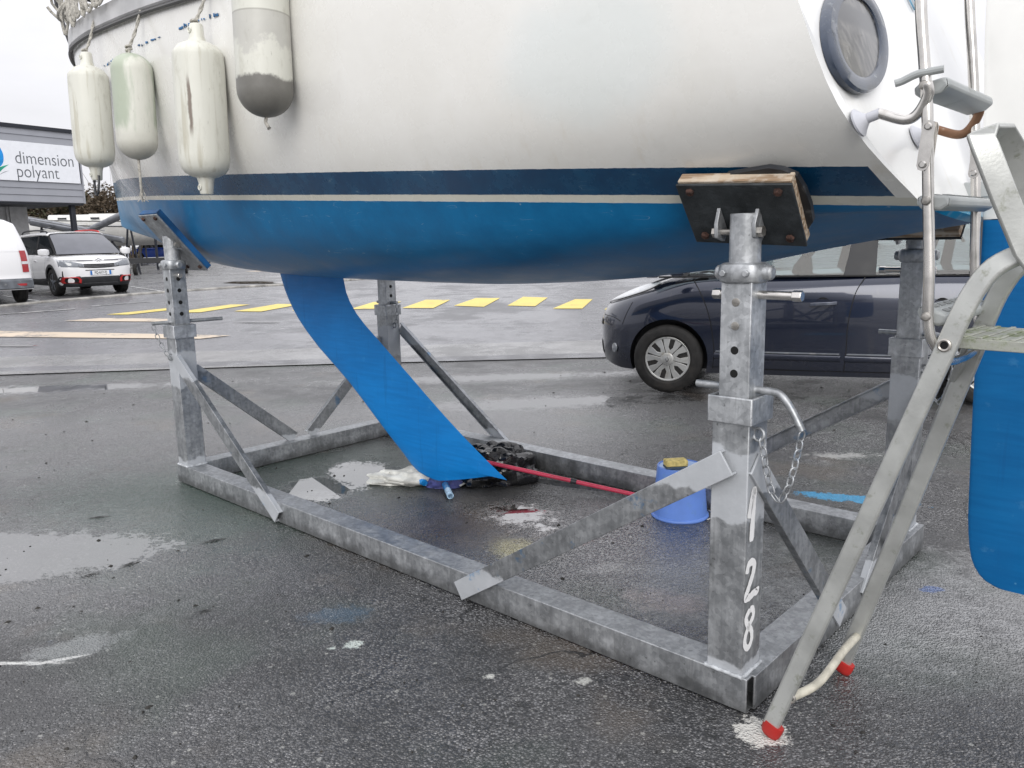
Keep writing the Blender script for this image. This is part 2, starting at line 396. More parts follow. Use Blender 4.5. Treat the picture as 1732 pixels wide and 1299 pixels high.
# car park beyond the kerb, road, gutter band
def kerbx(y):
    P = [(9.5, -70), (17.6, -13.4), (18.2, -11.61), (19.23, -11.13), (21.04, -9.78), (22.94, -7.8), (23.54, -6.7), (40, 10), (60, 12), (120, 14)]
    for (a, xa), (b, xb) in zip(P, P[1:]):
        if a <= y <= b: return xa + (xb - xa) * (y - a) / (b - a)
    return P[-1][1]
rows = []
y = 9.9
while y < 110:
    xl = -60 if y < 17.2 else kerbx(max(y, 17.6))
    if y < 17.2: rows.append(((-60, y + .07 * -9), (60, y + .05 * 9)))
    else: rows.append(((xl, y), (60, y + .45)))
    y += .4 if y < 40 else 4
strip('road', rows, MR, .006)
rows = [((x0, 9.95 + .07 * x0), (x0, 11.15 + .035 * x0)) for x0 in [-40 + 2 * i for i in range(40)]]
strip('gutter', rows, MC, .012, nx=4)
rows = []
y = 17.9
while y < 110:
    rows.append(((-70, y + .0), (kerbx(y) - .02, y))); y += .4 if y < 40 else 4
strip('car_park', rows, MP, .010, nx=1)

# kerb of pale concrete blocks along the car-park corner
MK = simple('kerb_concrete', (.30, .29, .27), .7, var=.3, vs=4, bump=.3, bs=30, grime=(.10, .09, .08))
kp = [(-13.4, 17.55), (-11.61, 18.22), (-11.13, 19.23), (-9.78, 21.04), (-7.8, 22.94), (-6.7, 23.54), (-3.5, 26.6), (2, 32)]
mb = MB(); R = []
for i, (x, y) in enumerate(kp):
    a = kp[max(0, i - 1)]; b = kp[min(len(kp) - 1, i + 1)]; d = Vector((b[0] - a[0], b[1] - a[1], 0)).normalized(); nn = Vector((-d.y, d.x, 0))
    p = Vector((x, y, gz(y)))
    R.append([p + nn * .09 + Vector((0, 0, -.05)), p + nn * .09 + Vector((0, 0, .055)), p - nn * .06 + Vector((0, 0, .055)), p - nn * .09 + Vector((0, 0, .03)), p - nn * .09 + Vector((0, 0, -.05))])
mb.loft(R, caps=True)
tag(mb.build('kerb', MK), kind='structure')

# ------------------------------------------------------------------ painted markings (sheets 4 mm above what carries them), worn
def road_paint(name, colr, wear=.45):
    m, nt, b = new_mat(name); g = G(nt); v = g.obj()
    w = g.smooth(g.math('ADD', g.math('MULTIPLY', g.noise(v, 2.2, 6, .65), .6), g.math('MULTIPLY', g.noise(v, 26, 5, .7), .4)), wear - .03, wear + .09)
    c = g.mix(g.noise(v, 1.2, 4), tuple(q * .75 for q in colr), colr)
    c = g.mix(w, (.10, .10, .105), c)
    nt.links.new(c, b.inputs['Base Color']); b.inputs['Roughness'].default_value = .4
    return m
MY = road_paint('worn_yellow_paint', (.80, .62, .10), .36); MW = road_paint('worn_white_paint', (.62, .62, .60), .46); MT = road_paint('worn_cream_paint', (.66, .54, .40), .40)
def mark(name, poly, mat, dz=.014, thick=None):
    me = bpy.data.meshes.new(name); V = [(x, y, gz(y) + dz) for x, y in poly]
    me.from_pydata(V, [], [tuple(range(len(V)))]); me.materials.append(mat); me.update()
    o = bpy.data.objects.new(name, me); col.objects.link(o); o['kind'] = 'structure'; return o
for poly in ([(.81, 15.22), (1.36, 15.10), (1.74, 16.86), (1.38, 16.95)], [(-.06, 15.94), (.49, 15.71), (.82, 17.46), (.29, 17.77)], [(-1.14, 16.17), (-.52, 15.81), (-.22, 17.6), (-.76, 17.74)],
             [(-2.16, 15.94), (-1.52, 15.8), (-1.3, 17.45), (-1.85, 17.59)], [(-3.2, 15.94), (-2.58, 15.9), (-2.35, 17.3), (-2.96, 17.35)], [(-4.35, 15.9), (-3.7, 15.9), (-3.4, 17.2), (-4.0, 17.3)],
             [(-5.55, 16.05), (-4.95, 15.88), (-4.5, 17.2), (-5.05, 17.4)], [(-6.8, 16.04), (-6.2, 16.0), (-5.65, 17.4), (-6.12, 17.52)], [(-8.08, 15.98), (-7.6, 15.88), (-6.9, 16.8), (-7.27, 17.03)],
             [(1.75, 14.85), (2.3, 14.6), (2.75, 16.1), (2.12, 16.2)]):
    mark('crossing_stripe', poly, MY)
mark('lane_mark', [(-14, 14.9), (-14, 14.1), (-8.31, 12.94), (-4.77, 12.2), (-4.40, 12.5), (-8.78, 13.7)], MT)
mark('lane_mark', [(-8.4, 15.0), (-6.26, 14.5), (-6.35, 14.95), (-7.88, 15.36)], MT)
def line(pts, w, mat=MW):
    for (x0, y0), (x1, y1) in zip(pts, pts[1:]):
        n = max(1, int(math.hypot(x1 - x0, y1 - y0) / 1.5)); d = Vector((x1 - x0, y1 - y0)).normalized(); q = Vector((-d.y, d.x)) * w / 2
        mb = MB()
        for i in range(n):
            ps = [Vector((x0 + (x1 - x0) * t / n, y0 + (y1 - y0) * t / n)) for t in (i, i + 1)]
            mb.add([(*(p + q * s), gz(p.y) + .018) for p in ps for s in (1, -1)], [(0, 1, 3, 2)])
        o = mb.build('line_mark', mat); o['kind'] = 'structure'
line([(-18, 8.9 + 1.3), (-10.51, 16.46), (-9.4, 17.61)], .12) if 0 else line([(-14, 14.98), (-10.51, 16.46), (-9.4, 17.3)], .12)
line([(-9.33, 17.85), (-8.4, 18.72)], .10); line([(-11.67, 24.65), (-9.46, 21.91)], .11); line([(-14.2, 22.2), (-11.36, 19.43)], .11)
line([(-16.5, 37.5), (-14.6, 39.76)], .14); line([(-15.3, 43.3), (-13.4, 47)], .14); line([(-14, 31.7), (-8.9, 31.1)], .14); line([(-13.2, 26.5), (-8, 26.2)], .10)
line([(-8.6, 33), (-6, 39)], .12); line([(-4.6, 25.6), (3, 25.2)], .16); line([(-2.5, 31), (6, 30.5)], .14)
mark('cycle_mark', [(-11, 33.5), (-6.5, 33), (-6.3, 33.6), (-10.8, 34.2)], MT)
# old sealed joints and an iron drain
MD = simple('cast_iron', (.03, .03, .03), .5, .4, var=.3, bump=.3)
MS = simple('dark_water', (.012, .012, .012), .03, spec=.8)
mark('puddle', [(-8.9, 25.8), (-7.9, 25.6), (-7.0, 25.0), (-6.3, 24.2), (-7.1, 24.3), (-8.2, 24.6), (-9.0, 25.2)], simple('brown_puddle', (.035, .028, .018), .04), .02)
for cx, cy, rx, ry in ((-4.5, 14.1, .42, .07), (-7.6, 11.9, .5, .05)):
    mark('sunken_joint', [(cx + rx * math.cos(t) * (1 + .25 * math.sin(3 * t)), cy + ry * math.sin(t) * (1 + .3 * math.cos(2 * t)) - .08 * math.cos(t)) for t in (2 * PI * i / 14 for i in range(14))], MS, .02)
mb = MB(); R = [(-6.5, 23.62), (-5.9, 24.15), (-5.8, 24.05), (-6.4, 23.5)]
mb.add([(x, y, gz(y) + .075) for x, y in R] , [(0, 1, 2, 3)])
tag(mb.build('drain', MD), kind='structure')
# loose grit, leaf scraps and moss crumbs that lie about on the yard
rnd = random.Random(3); mb = MB()
for i in range(520):
    y = 1.9 + 7 * rnd.random() ** 1.6; x = (rnd.random() - .55) * (y * 1.45); r = rnd.choice((.002, .003, .003, .004, .005, .007, .011)) * (1 + .06 * y)
    n = 6; a0 = rnd.random() * 6; el = rnd.uniform(.4, 1.)
    top = [(x + math.cos(a0) * r * .2, y, .3 * r + .002)]
    V = []
    for k in range(n):
        a = 2 * PI * k / n; q = r * rnd.uniform(.6, 1.3); ux, uy = math.cos(a) * q, math.sin(a) * q * el
        V.append((x + ux * math.cos(a0) - uy * math.sin(a0), y + ux * math.sin(a0) + uy * math.cos(a0), .001))
    mb.add(V + [(x, y, r * rnd.uniform(.3, .6) + .002)], [(k, (k + 1) % n, n) for k in range(n)])
for px, py, L_, a in ((-1.85, 3.62, .06, .9), (-1.98, 3.5, .05, .6), (-2.35, 4.3, .07, .3), (-1.3, 3.1, .04, .4), (-1.55, 3.9, .07, .5)):
    d = Vector((math.cos(a), math.sin(a), 0)) * L_; q = Vector((-d.y, d.x, 0)) * .25; p = Vector((px, py, .003))
    mb.add([p - d, p - q * .7 + Vector((0, 0, .006)), p + d, p + q * .7], [(0, 1, 2, 3)])
tag(mb.build('debris', simple('damp_litter', (.022, .02, .017), .7, var=.5, vs=3), smooth=False), 'dark crumbs of grit, moss and leaf scattered over the wet asphalt', 'debris', kind='stuff')
# ------------------------------------------------------------------ hull shape (boat axes: x to the bow, y to the near side, z up)
def pchip(xs,ys,x):
    n=len(xs)
    if x<=xs[0]:return ys[0]
    if x>=xs[-1]:return ys[-1]
    h=[xs[i+1]-xs[i] for i in range(n-1)];d=[(ys[i+1]-ys[i])/h[i] for i in range(n-1)]
    m=[0]*n
    m[0]=d[0];m[-1]=d[-1]
    for i in range(1,n-1):
        if d[i-1]*d[i]<=0:m[i]=0
        else:
            w1=2*h[i]+h[i-1];w2=h[i]+2*h[i-1]
            m[i]=(w1+w2)/(w1/d[i-1]+w2/d[i])
    i=max(j for j in range(n-1) if xs[j]<=x)
    t=(x-xs[i])/h[i]
    return ((1+2*t)*(1-t)**2*ys[i]+t*(1-t)**2*h[i]*m[i]+t*t*(3-2*t)*ys[i+1]+t*t*(t-1)*h[i]*m[i+1])
T=[0,.06,.15,.3,.45,.6,.72,.84,.93,1]
YW=[.60,.74,.86,.94,.93,.83,.64,.38,.16,.012]
Y4=[.94,.97,1.01,1.04,1.02,.92,.74,.45,.19,.012]
Y5=[1.01,1.03,1.06,1.09,1.06,.97,.81,.53,.24,.012]
Y6=[1.00,1.02,1.06,1.09,1.07,.98,.83,.55,.27,.03]
ZK_S=[-.32,.157,.607,1.267,1.843,3,3.972,5.221,6.0,6.45,6.6]
ZK=[1.515,1.434,1.353,1.290,1.268,1.275,1.310,1.47,1.57,1.645,1.68]
def level(j,t):
    if j==0:
        s=-.33+t*(6.6+.33);return s,0.0,pchip(ZK_S,ZK,s)
    if j==3:
        s=-.33+t*(6.62+.33);return s,pchip(T,YW,t),1.587+.05*s
    if j in(1,2):
        a=level(0,t);b=level(3,t);fy,fz=((.5,.11),(.84,.42))[j-1]
        k=max(0,1-t/.12);fz=fz*(1-k)+k*(.3,.7)[j-1]
        k=max(0,(t-.8)/.2); fy=fy*(1-k)+k*(.35,.7)[j-1]; fz=fz*(1-k)+k*(.3,.62)[j-1]
        return a[0]+(b[0]-a[0])*fz,b[1]*fy,a[2]+(b[2]-a[2])*fz
    if j==4:
        s=-.22+t*(6.68+.22);return s,pchip(T,Y4,t),1.82+.05*s
    if j==5:
        s=-.08+t*(6.76+.08);return s,pchip(T,Y5,t),2.2+.05*s
    s=.10+t*(6.85-.10);return s,pchip(T,Y6,t),2.50+.21*t**1.3+.05*s
def cr(p0,p1,p2,p3,t):
    return tuple(.5*(2*b+(c-a)*t+(2*a-5*b+4*c-d)*t*t+(3*b-a-3*c+d)*t**3) for a,b,c,d in zip(p0,p1,p2,p3))
def section(t,n=6):
    L=[level(j,t) for j in range(7)]
    m=(L[1][0],-L[1][1],L[1][2])
    L=[m]+L+[tuple(2*a-b for a,b in zip(L[6],L[5]))]
    out=[]
    for i in range(1,7):
        for k in range(n): out.append(cr(L[i-1],L[i],L[i+1],L[i+2],k/n))
    out.append(L[7]);return out
O = Vector((1.3131, 2.9326, 0)); RZ = math.radians(137.106)
E1 = Vector((-.73261, .68065, 0)); E2 = Vector((-.68065, -.73261, 0))
def LW(s, y, z): return O + E1 * s + E2 * y + Vector((0, 0, z))
def tr_s(z): return -.33 + .42 * (z - 1.578)

def hull_mat():
    m, nt, b = new_mat('hull_paint'); g = G(nt); v = g.obj(); xyz = g.sep(v); X, Z = xyz[0], xyz[2]
    zb = g.math('SUBTRACT', Z, g.math('MULTIPLY', X, .05))
    wob = g.math('MULTIPLY', g.math('SUBTRACT', g.noise(v, 25, 3), .5), .004); zb2 = g.math('ADD', zb, wob)
    n1 = g.noise(v, 1.6, 6, .6); n2 = g.noise(v, 7, 6, .65); fine = g.noise(v, 60, 4)
    white = g.mix(g.smooth(n1, .3, .7), (.74, .73, .69), (.80, .795, .765))
    # tan weather streaks that run down towards the stripe, thin grime
    strk = g.noise(g.mapv(v, (9, 9, .55)), 1.4, 5, .6)
    sm = g.math('MULTIPLY', g.smooth(strk, .54, .76), g.smooth(zb, 2.0, 1.68))
    white = g.mix(g.math('MULTIPLY', sm, .30), white, (.52, .44, .31))
    sm2 = g.smooth(n2, .60, .72); white = g.mix(g.math('MULTIPLY', sm2, .10), white, (.45, .44, .40))
    # soft pale blue patch on the quarter
    dx = g.math('MULTIPLY', g.math('SUBTRACT', X, .52), 2.6); dz = g.math('MULTIPLY', g.math('SUBTRACT', Z, 2.03), 4.5)
    gh = g.smooth(g.math('ADD', g.math('ADD', g.math('MULTIPLY', dx, dx), g.math('MULTIPLY', dz, dz)), g.math('MULTIPLY', n2, .8)), 1.5, .6)
    white = g.mix(g.math('MULTIPLY', gh, .20), white, (.50, .66, .72))
    navy = g.mix(g.smooth(n2, .35, .75), (.002, .040, .105), (.005, .070, .155))
    navy = g.mix(g.math('MULTIPLY', g.smooth(X, 3.5, 6.2), .35), navy, (.03, .14, .19))
    cream = g.mix(n2, (.58, .57, .49), (.66, .65, .58))
    blue = g.mix(g.smooth(n2, .3, .72), (.003, .125, .30), (.005, .160, .37))
    chalk = g.math('MULTIPLY', g.smooth(g.math('ADD', X, g.math('MULTIPLY', n1, 1.6)), 4.6, 6.6), .40)
    blue = g.mix(chalk, blue, (.16, .30, .42))
    flat = g.math('MULTIPLY', g.smooth(zb, 1.34, 1.20), g.smooth(n1, .35, .6))  # grey reflection of the ground painted into the lowest part of the bottom
    blue = g.mix(g.math('MULTIPLY', flat, .25), blue, (.12, .20, .25))
    # long thin scratches and pin chips
    sc1 = g.noise(g.mapv(v, (1.2, 1, 10), rot=(0, .9, 0)), 3.0, 2)
    scm = g.math('MULTIPLY', g.smooth(g.math('ABSOLUTE', g.math('SUBTRACT', sc1, .5)), .0035, .0015), g.smooth(n2, .54, .6))
    chips = g.math('MULTIPLY', g.smooth(g.sep(g.voro(v, 13, out='Color'))[0], .93, .95), g.smooth(g.voro(v, 13), .085, .05))
    k = g.math('MAXIMUM', g.math('MULTIPLY', scm, .5), g.math('MULTIPLY', chips, .7))
    blue = g.mix(k, blue, (.35, .45, .50)); navy = g.mix(g.math('MULTIPLY', k, .9), navy, (.30, .40, .46))
    top = g.math('ADD', g.math('MULTIPLY', X, .008), 1.68)
    is_w = g.math('GREATER_THAN', zb2, top)
    edge = g.math('ADD', g.math('SUBTRACT', X, g.math('MULTIPLY', Z, .42)), .993)
    is_w = g.math('MAXIMUM', is_w, g.math('MULTIPLY', g.math('LESS_THAN', edge, .05), g.math('GREATER_THAN', zb2, 1.60)))
    c = g.mix(g.math('GREATER_THAN', zb2, 1.578), blue, cream)
    c = g.mix(g.math('GREATER_THAN', zb2, 1.603), c, navy)
    c = g.mix(is_w, c, white)
    isb = g.math('LESS_THAN', zb2, 1.578)
    r = g.math('ADD', g.lin(n2, .3, .7, .20, .34), g.math('MULTIPLY', isb, .10))
    nt.links.new(c, b.inputs['Base Color']); nt.links.new(r, b.inputs['Roughness'])
    nt.links.new(g.lin(isb, 0, 1, .25, .04), b.inputs['Coat Weight']); b.inputs['Coat Roughness'].default_value = .12; nt.links.new(g.lin(isb, 0, 1, .5, .28), b.inputs['Specular IOR Level'])
    h = g.math('ADD', g.math('MULTIPLY', n1, 1.2), g.math('MULTIPLY', g.math('MULTIPLY', fine, isb), .12))
    nt.links.new(g.bump(h, .12, .03), b.inputs['Normal'])
    return m
MH = hull_mat()
M_gel = simple('white_gelcoat', (.80, .80, .78), .22, var=.05, vs=2, coat=.3, grime=(.55, .52, .44), gs=3, gth=(.62, .8))
def foul_mat(name, c0, c1, chalk):
    """rolled-on antifouling: lap marks, faint brush streaks, pin chips and chalky scuffs"""
    m, nt, b = new_mat(name); g = G(nt); v = g.obj()
    n1 = g.noise(v, 2.2, 5); br = g.noise(g.mapv(v, (4, 4, 46), rot=(0, .35, 0)), 1.0, 4); fine = g.noise(v, 55, 4); n2 = g.noise(v, 8, 6, .7)
    c = g.mix(g.smooth(g.math('ADD', g.math('MULTIPLY', n1, .55), g.math('MULTIPLY', br, .45)), .36, .64), c0, c1)
    ch = g.math('MULTIPLY', g.smooth(g.sep(g.voro(v, 24, out='Color'))[0], .93, .95), g.smooth(g.math('ADD', g.voro(v, 24), g.math('MULTIPLY', fine, .1)), .15, .10))
    c = g.mix(g.math('MULTIPLY', ch, .7), c, chalk)
    c = g.mix(g.math('MULTIPLY', g.smooth(n2, .60, .70), .22), c, chalk)
    dr = g.smooth(g.noise(g.mapv(v, (30, 30, 1.5)), 1., 3), .62, .70); c = g.mix(g.math('MULTIPLY', dr, .18), c, (.004, .06, .20))
    nt.links.new(c, b.inputs['Base Color']); nt.links.new(g.lin(n2, .3, .7, .36, .52), b.inputs['Roughness']); b.inputs['Specular IOR Level'].default_value = .3
    nt.links.new(g.bump(g.math('ADD', g.math('MULTIPLY', br, .6), g.math('MULTIPLY', fine, .5)), .16, .004), b.inputs['Normal']); return m
M_foul = foul_mat('blue_antifouling', (.0015, .158, .47), (.003, .200, .57), (.06, .32, .62))
M_foul2 = foul_mat('rudder_antifouling', (.001, .105, .30), (.003, .138, .37), (.10, .30, .50))
M_rub = simple('black_rubber', (.025, .027, .032), .45, var=.3, grime=(.12, .12, .12), gs=12)
M_ss = simple('stainless_tube', (.62, .60, .57), .20, .92, var=.12, vs=14, grime=(.34, .30, .25), gs=9, gth=(.55, .75))
M_ssr = simple('rusty_stainless', (.58, .54, .48), .28, .7, var=.15, vs=10, grime=(.20, .075, .02), gs=7, gth=(.46, .56))
M_gplast = simple('grey_plastic', (.36, .38, .38), .45, var=.08, grime=(.24, .24, .22))
M_cup = simple('grey_white_rubber', (.50, .51, .55), .45, var=.06)
M_bolt = simple('dull_bolt', (.42, .40, .37), .35, .8, var=.2, vs=40)
M_rope = simple('dirty_white_rope', (.52, .50, .45), .8, var=.22, vs=60, bump=.8, bs=220, grime=(.25, .23, .19), gs=30)
M_black = simple('black_paint', (.012, .012, .014), .4, var=.2)

boat = thing('sailboat', 'white sailing boat with blue antifouled bottom raised on the steel cradle', 'sailboat', O, RZ)
NT = 64
S = [section(i / NT, 6) for i in range(NT + 1)]
mb = MB(); rings = []
for r in S: rings.append([(a, b, c) for a, b, c in r] )
n = len(S[0])
V = []; F = []
for r in S: V += r
mb.loft(S, closed=False)
mb.loft([[(a, -b, c) for a, b, c in r] for r in S], closed=False)
hull = mb.build('hull', MH, boat, ang=60)
# transom: slightly dished inside the hull lip
mb = MB(); P = S[0]
lip = [(a - .0, b, c) for a, b, c in P]; inn = [(tr_s(c) + .004, b * .965, c + (.018 if b < .5 else 0)) for a, b, c in P]
def both(L): return L + [(a, -b, c) for a, b, c in reversed(L[1:])] if False else L
mb.loft([lip, inn], closed=False); mb.loft([[(a, -b, c) for a, b, c in lip], [(a, -b, c) for a, b, c in inn]], closed=False)
m_ = len(inn)
V = inn + [(a, -b, c) for a, b, c in inn]; F = [(i, i + 1, m_ + i + 1, m_ + i) for i in range(m_ - 1)]
mb.add(V, F)
def white_tr():
    m, nt, b = new_mat('transom_gelcoat'); g = G(nt); v = g.obj(); n1 = g.noise(v, 2.2, 6); z = g.sep(v)[2]
    c = g.mix(n1, (.78, .79, .78), (.84, .84, .83)); c = g.mix(g.smooth(z, 1.572, 1.568), c, (.01, .20, .34))
    c = g.mix(g.math('MULTIPLY', g.smooth(g.noise(g.mapv(v, (8, 8, .6)), 2, 5), .55, .75), .2), c, (.60, .55, .42))
    nt.links.new(c, b.inputs['Base Color']); b.inputs['Roughness'].default_value = .2; return m
mb.build('transom', white_tr(), boat, ang=60)
# deck and toe rail
mb = MB(); SH = [r[-1] for r in S]
mb.loft([[(a, b, c - .02) for a, b, c in SH], [(a, 0, c + .05) for a, b, c in SH], [(a, -b, c - .02) for a, b, c in SH]], closed=False)
mb.build('deck', M_gel, boat)
mb = MB()
for sg in (1, -1):
    R = []
    for a, b, c in SH:
        R.append([(a, sg * (b + .014), c - .045), (a, sg * (b + .022), c - .035), (a, sg * (b + .016), c + .062), (a, sg * (b - .018), c + .068), (a, sg * (b - .02), c - .02)])
    mb.loft(R, caps=True)
mb.build('toe_rail', simple('toe_rail_alloy', (.50, .50, .50), .4, .3, var=.15, vs=4, grime=(.24, .23, .22), gs=5), boat)
mb = MB()
for sg in (1, -1): mb.tube([(a, sg * (b + .016), c - .060) for a, b, c in SH], .011, 6)
mb.build('rubbing_strake', simple('dark_strake', (.10, .10, .10), .6), boat)

def hull_y(s, z):
    best = None
    for r in S:
        for p in r:
            d = (p[0] - s) ** 2 + (p[2] - z) ** 2
            if best is None or d < best[0]: best = (d, p[1])
    return best[1]
# blue remains of a cove line / lettering on the near bow
mb = MB(); rr = random.Random(5)
for s0, s1, z0, z1, hh, dens in ((2.46, 2.97, 2.525, 2.545, .022, .85), (3.2, 3.50, 2.545, 2.56, .016, .7), (3.55, 4.2, 2.555, 2.57, .016, .75)):
    s = s0
    while s < s1:
        L_ = rr.uniform(.006, .035); t = (s - s0) / (s1 - s0); z = z0 + (z1 - z0) * t + rr.uniform(-.003, .003); h2 = hh * rr.uniform(.3, 1) / 2
        if rr.random() < dens:
            ya, yb_ = hull_y(s, z) + .004, hull_y(s + L_, z) + .004
            mb.add([(s, ya, z - h2), (s + L_, yb_, z - h2 * rr.uniform(.3, 1)), (s + L_, yb_, z + h2), (s, ya, z + h2 * rr.uniform(.3, 1))], [(0, 1, 2, 3)])
        s += L_ + rr.uniform(.001, .02)
mb.build('faded_lettering', simple('faded_blue_tape', (.03, .16, .38), .5, var=.4, vs=30), boat, solid=.0015)
# oval port in the transom
def on_tr(y, z, off=0.): return (tr_s(z) - off, y, z)
WC = (.65, 2.03); A_, B_ = 1., 1.
def oval(k, ra, rb): t = 2 * PI * k / 48; return WC[0] + ra * (math.cos(t) * .247 + math.sin(t) * .16), WC[1] + rb * (-.02 * math.cos(t) - .18 * math.sin(t))
port = thing('transom_port', None, None); port.parent = boat
mb = MB(); R = []
prof = [(1.0, -.002), (1.0, .016), (.96, .024), (.80, .026), (.74, .020), (.73, .004)]
for f, off in prof: R.append([on_tr(*oval(k, A_ * f, B_ * f), off) for k in range(48)])
mb.loft(R); mb.build('rim', simple('port_rubber_seal', (.035, .048, .075), .16, var=.2, vs=10, grime=(.30, .32, .33), gs=14, gth=(.58, .72)), port)
mb = MB(); R = [[on_tr(*oval(k, A_ * f, B_ * f), .012 + .010 * (1 - f)) for k in range(48)] for f in (.735, .5, .2, .01)]
mb.loft(R)
def pane_mat():
    m, nt, b = new_mat('dirty_acrylic'); g = G(nt); v = g.obj()
    s_ = g.noise(g.mapv(v, (40, 40, 2.5)), 1.2, 5); n1 = g.noise(v, 8, 6)
    zz = g.sep(v)[2]
    c = g.mix(g.smooth(s_, .4, .62), (.018, .017, .015), (.10, .095, .085)); c = g.mix(g.smooth(n1, .52, .72), c, (.17, .165, .15))
    c = g.mix(g.math('MULTIPLY', g.smooth(g.math('ADD', zz, g.math('MULTIPLY', s_, .03)), 2.06, 2.08), g.smooth(zz, 2.13, 2.11)), c, (.006, .006, .006))
    nt.links.new(c, b.inputs['Base Color']); b.inputs['Roughness'].default_value = .12; return m
mb.build('pane', pane_mat(), port)
# blue sign-written letter tails on the transom
mb = MB()
for y0 in (-.12, -.20):
    mb = MB(); mb.add([on_tr(y0, 2.34, .003), on_tr(y0 - .03, 2.34, .003), on_tr(y0 - .07, 2.265, .003), on_tr(y0 - .04, 2.262, .003)], [(0, 1, 2, 3)])
    mb.build('lettering', simple('light_blue_lettering', (.08, .30, .46), .4), boat, solid=.001)

# keel: swept fin
def foil(name, rows, mat, parent, thick, rnd=.12):
    """rows: (s_lead, s_trail, z, thickness scale)"""
    mb = MB(); R = []
    for sl, st_, z, k in rows:
        ring = []
        N = 18
        for i in range(N + 1):
            x = (1 - math.cos(PI * i / N)) / 2; yt = 2.6 * (.2969 * math.sqrt(x) - .126 * x - .3516 * x * x + .2843 * x ** 3 - .1015 * x ** 4)
            ring.append((sl + (st_ - sl) * x, yt * thick * k, z(x) if callable(z) else z))
        ring += [(a, -b, c) for a, b, c in reversed(ring[1:-1])]
        R.append(ring)
    mb.loft(R, caps=True)
    return mb.build(name, mat, parent, ang=50)
rows = []
lead = [(1.42, 4.03), (1.32, 3.994), (1.178, 3.937), (1.017, 3.824), (.845, 3.628), (.599, 3.249), (.333, 2.901), (.20, 2.72), (.131, 2.629), (.10, 2.555), (.085, 2.44)]
trail = [(1.42, 3.30), (1.286, 3.244), (1.178, 3.217), (1.05, 3.123), (.895, 2.913), (.71, 2.644), (.532, 2.39), (.347, 2.103), (.255, 1.945), (.2, 1.845)]
Zs = [1.42, 1.36, 1.30, 1.24, 1.18, 1.12, 1.05, .98, .9, .8, .7, .6, .5, .4, .31, .24, .20]
lz, ls = zip(*sorted(lead)); tz, ts = zip(*sorted(trail))
for z in Zs: rows.append((pchip(lz, ls, z), pchip(tz, ts, z), z, 1.0))
for q in (.18, .155, .13, .11, .095, .088):                                    # the foot runs up from the rounded toe to the trailing tip
    zt = .212; a = pchip(lz, ls, q)
    rows.append((a, 1.85 + (.2 - q) * .9, (lambda x, q=q: q + (.205 - q) * max(0, (x - .10) / .9) ** 1.15), max(.25, 1 - ((.2 - q) / .125) ** 2)))
foil('keel', rows, M_foul, boat, .066)
mb = MB(); P_ = []
for i in range(41):
    t = i / 40; x = 3.245 + .75 * t; P_.append((x, .036 * math.sin(PI * min(1, (1 - t) * 1.0 + .02)) ** .6 + .002, 1.291 + .022 * t + .004))
mb.tube(P_, .006, 6); mb.tube([(a, -b_, c_) for a, b_, c_ in P_], .006, 6); mb.build('root_seam', M_foul2, boat)
# rudder: white head above the waterline, blue blade below
rl = [(2.75, -.30), (2.21, -.311), (1.736, -.338), (1.545, -.352), (1.523, -.354), (1.07, -.364), (.657, -.377), (.50, -.383), (.42, -.391), (.35, -.404), (.30, -.430), (.27, -.468), (.262, -.50)]
rz, rs = zip(*sorted(rl))
def rud_rows(zs):
    out = []
    for z in zs:
        a = pchip(rz, rs, z); tr_ = -.79 if z > .45 else -.79 + (.45 - z) * .2 + max(0, (.36 - z)) ** 1.2 * 2.2
        out.append((a, min(tr_, a - .02), z, 1 if z > .45 else max(.25, ((z - .258) / .20) ** .5 if z > .262 else .2)))
    return out
rud = thing('rudder', None, None); rud.parent = boat
foil('blade', rud_rows([1.522, 1.2, .9, .7, .5, .44, .39, .35, .32, .295, .278, .266, .262]), M_foul2, rud, .04)
foil('rudder_head', rud_rows([2.75, 2.4, 2.1, 1.8, 1.6, 1.525]), M_gel, rud, .042)
mb = MB(); mb.bar((-.30, .045, 1.62), (-.62, .045, 1.62), .05, .008, (0, 0, 1)); mb.bar((-.30, -.045, 1.62), (-.62, -.045, 1.62), .05, .008, (0, 0, 1)); mb.cyl((-.325, 0, 1.56), (-.325, 0, 1.70), .014)
mb.bar((-.40, .05, 2.7), (-.62, .05, 1.95), .014, .02, (1, 0, 0))
mb.build('pintle', M_gplast, rud, bevel=.003)

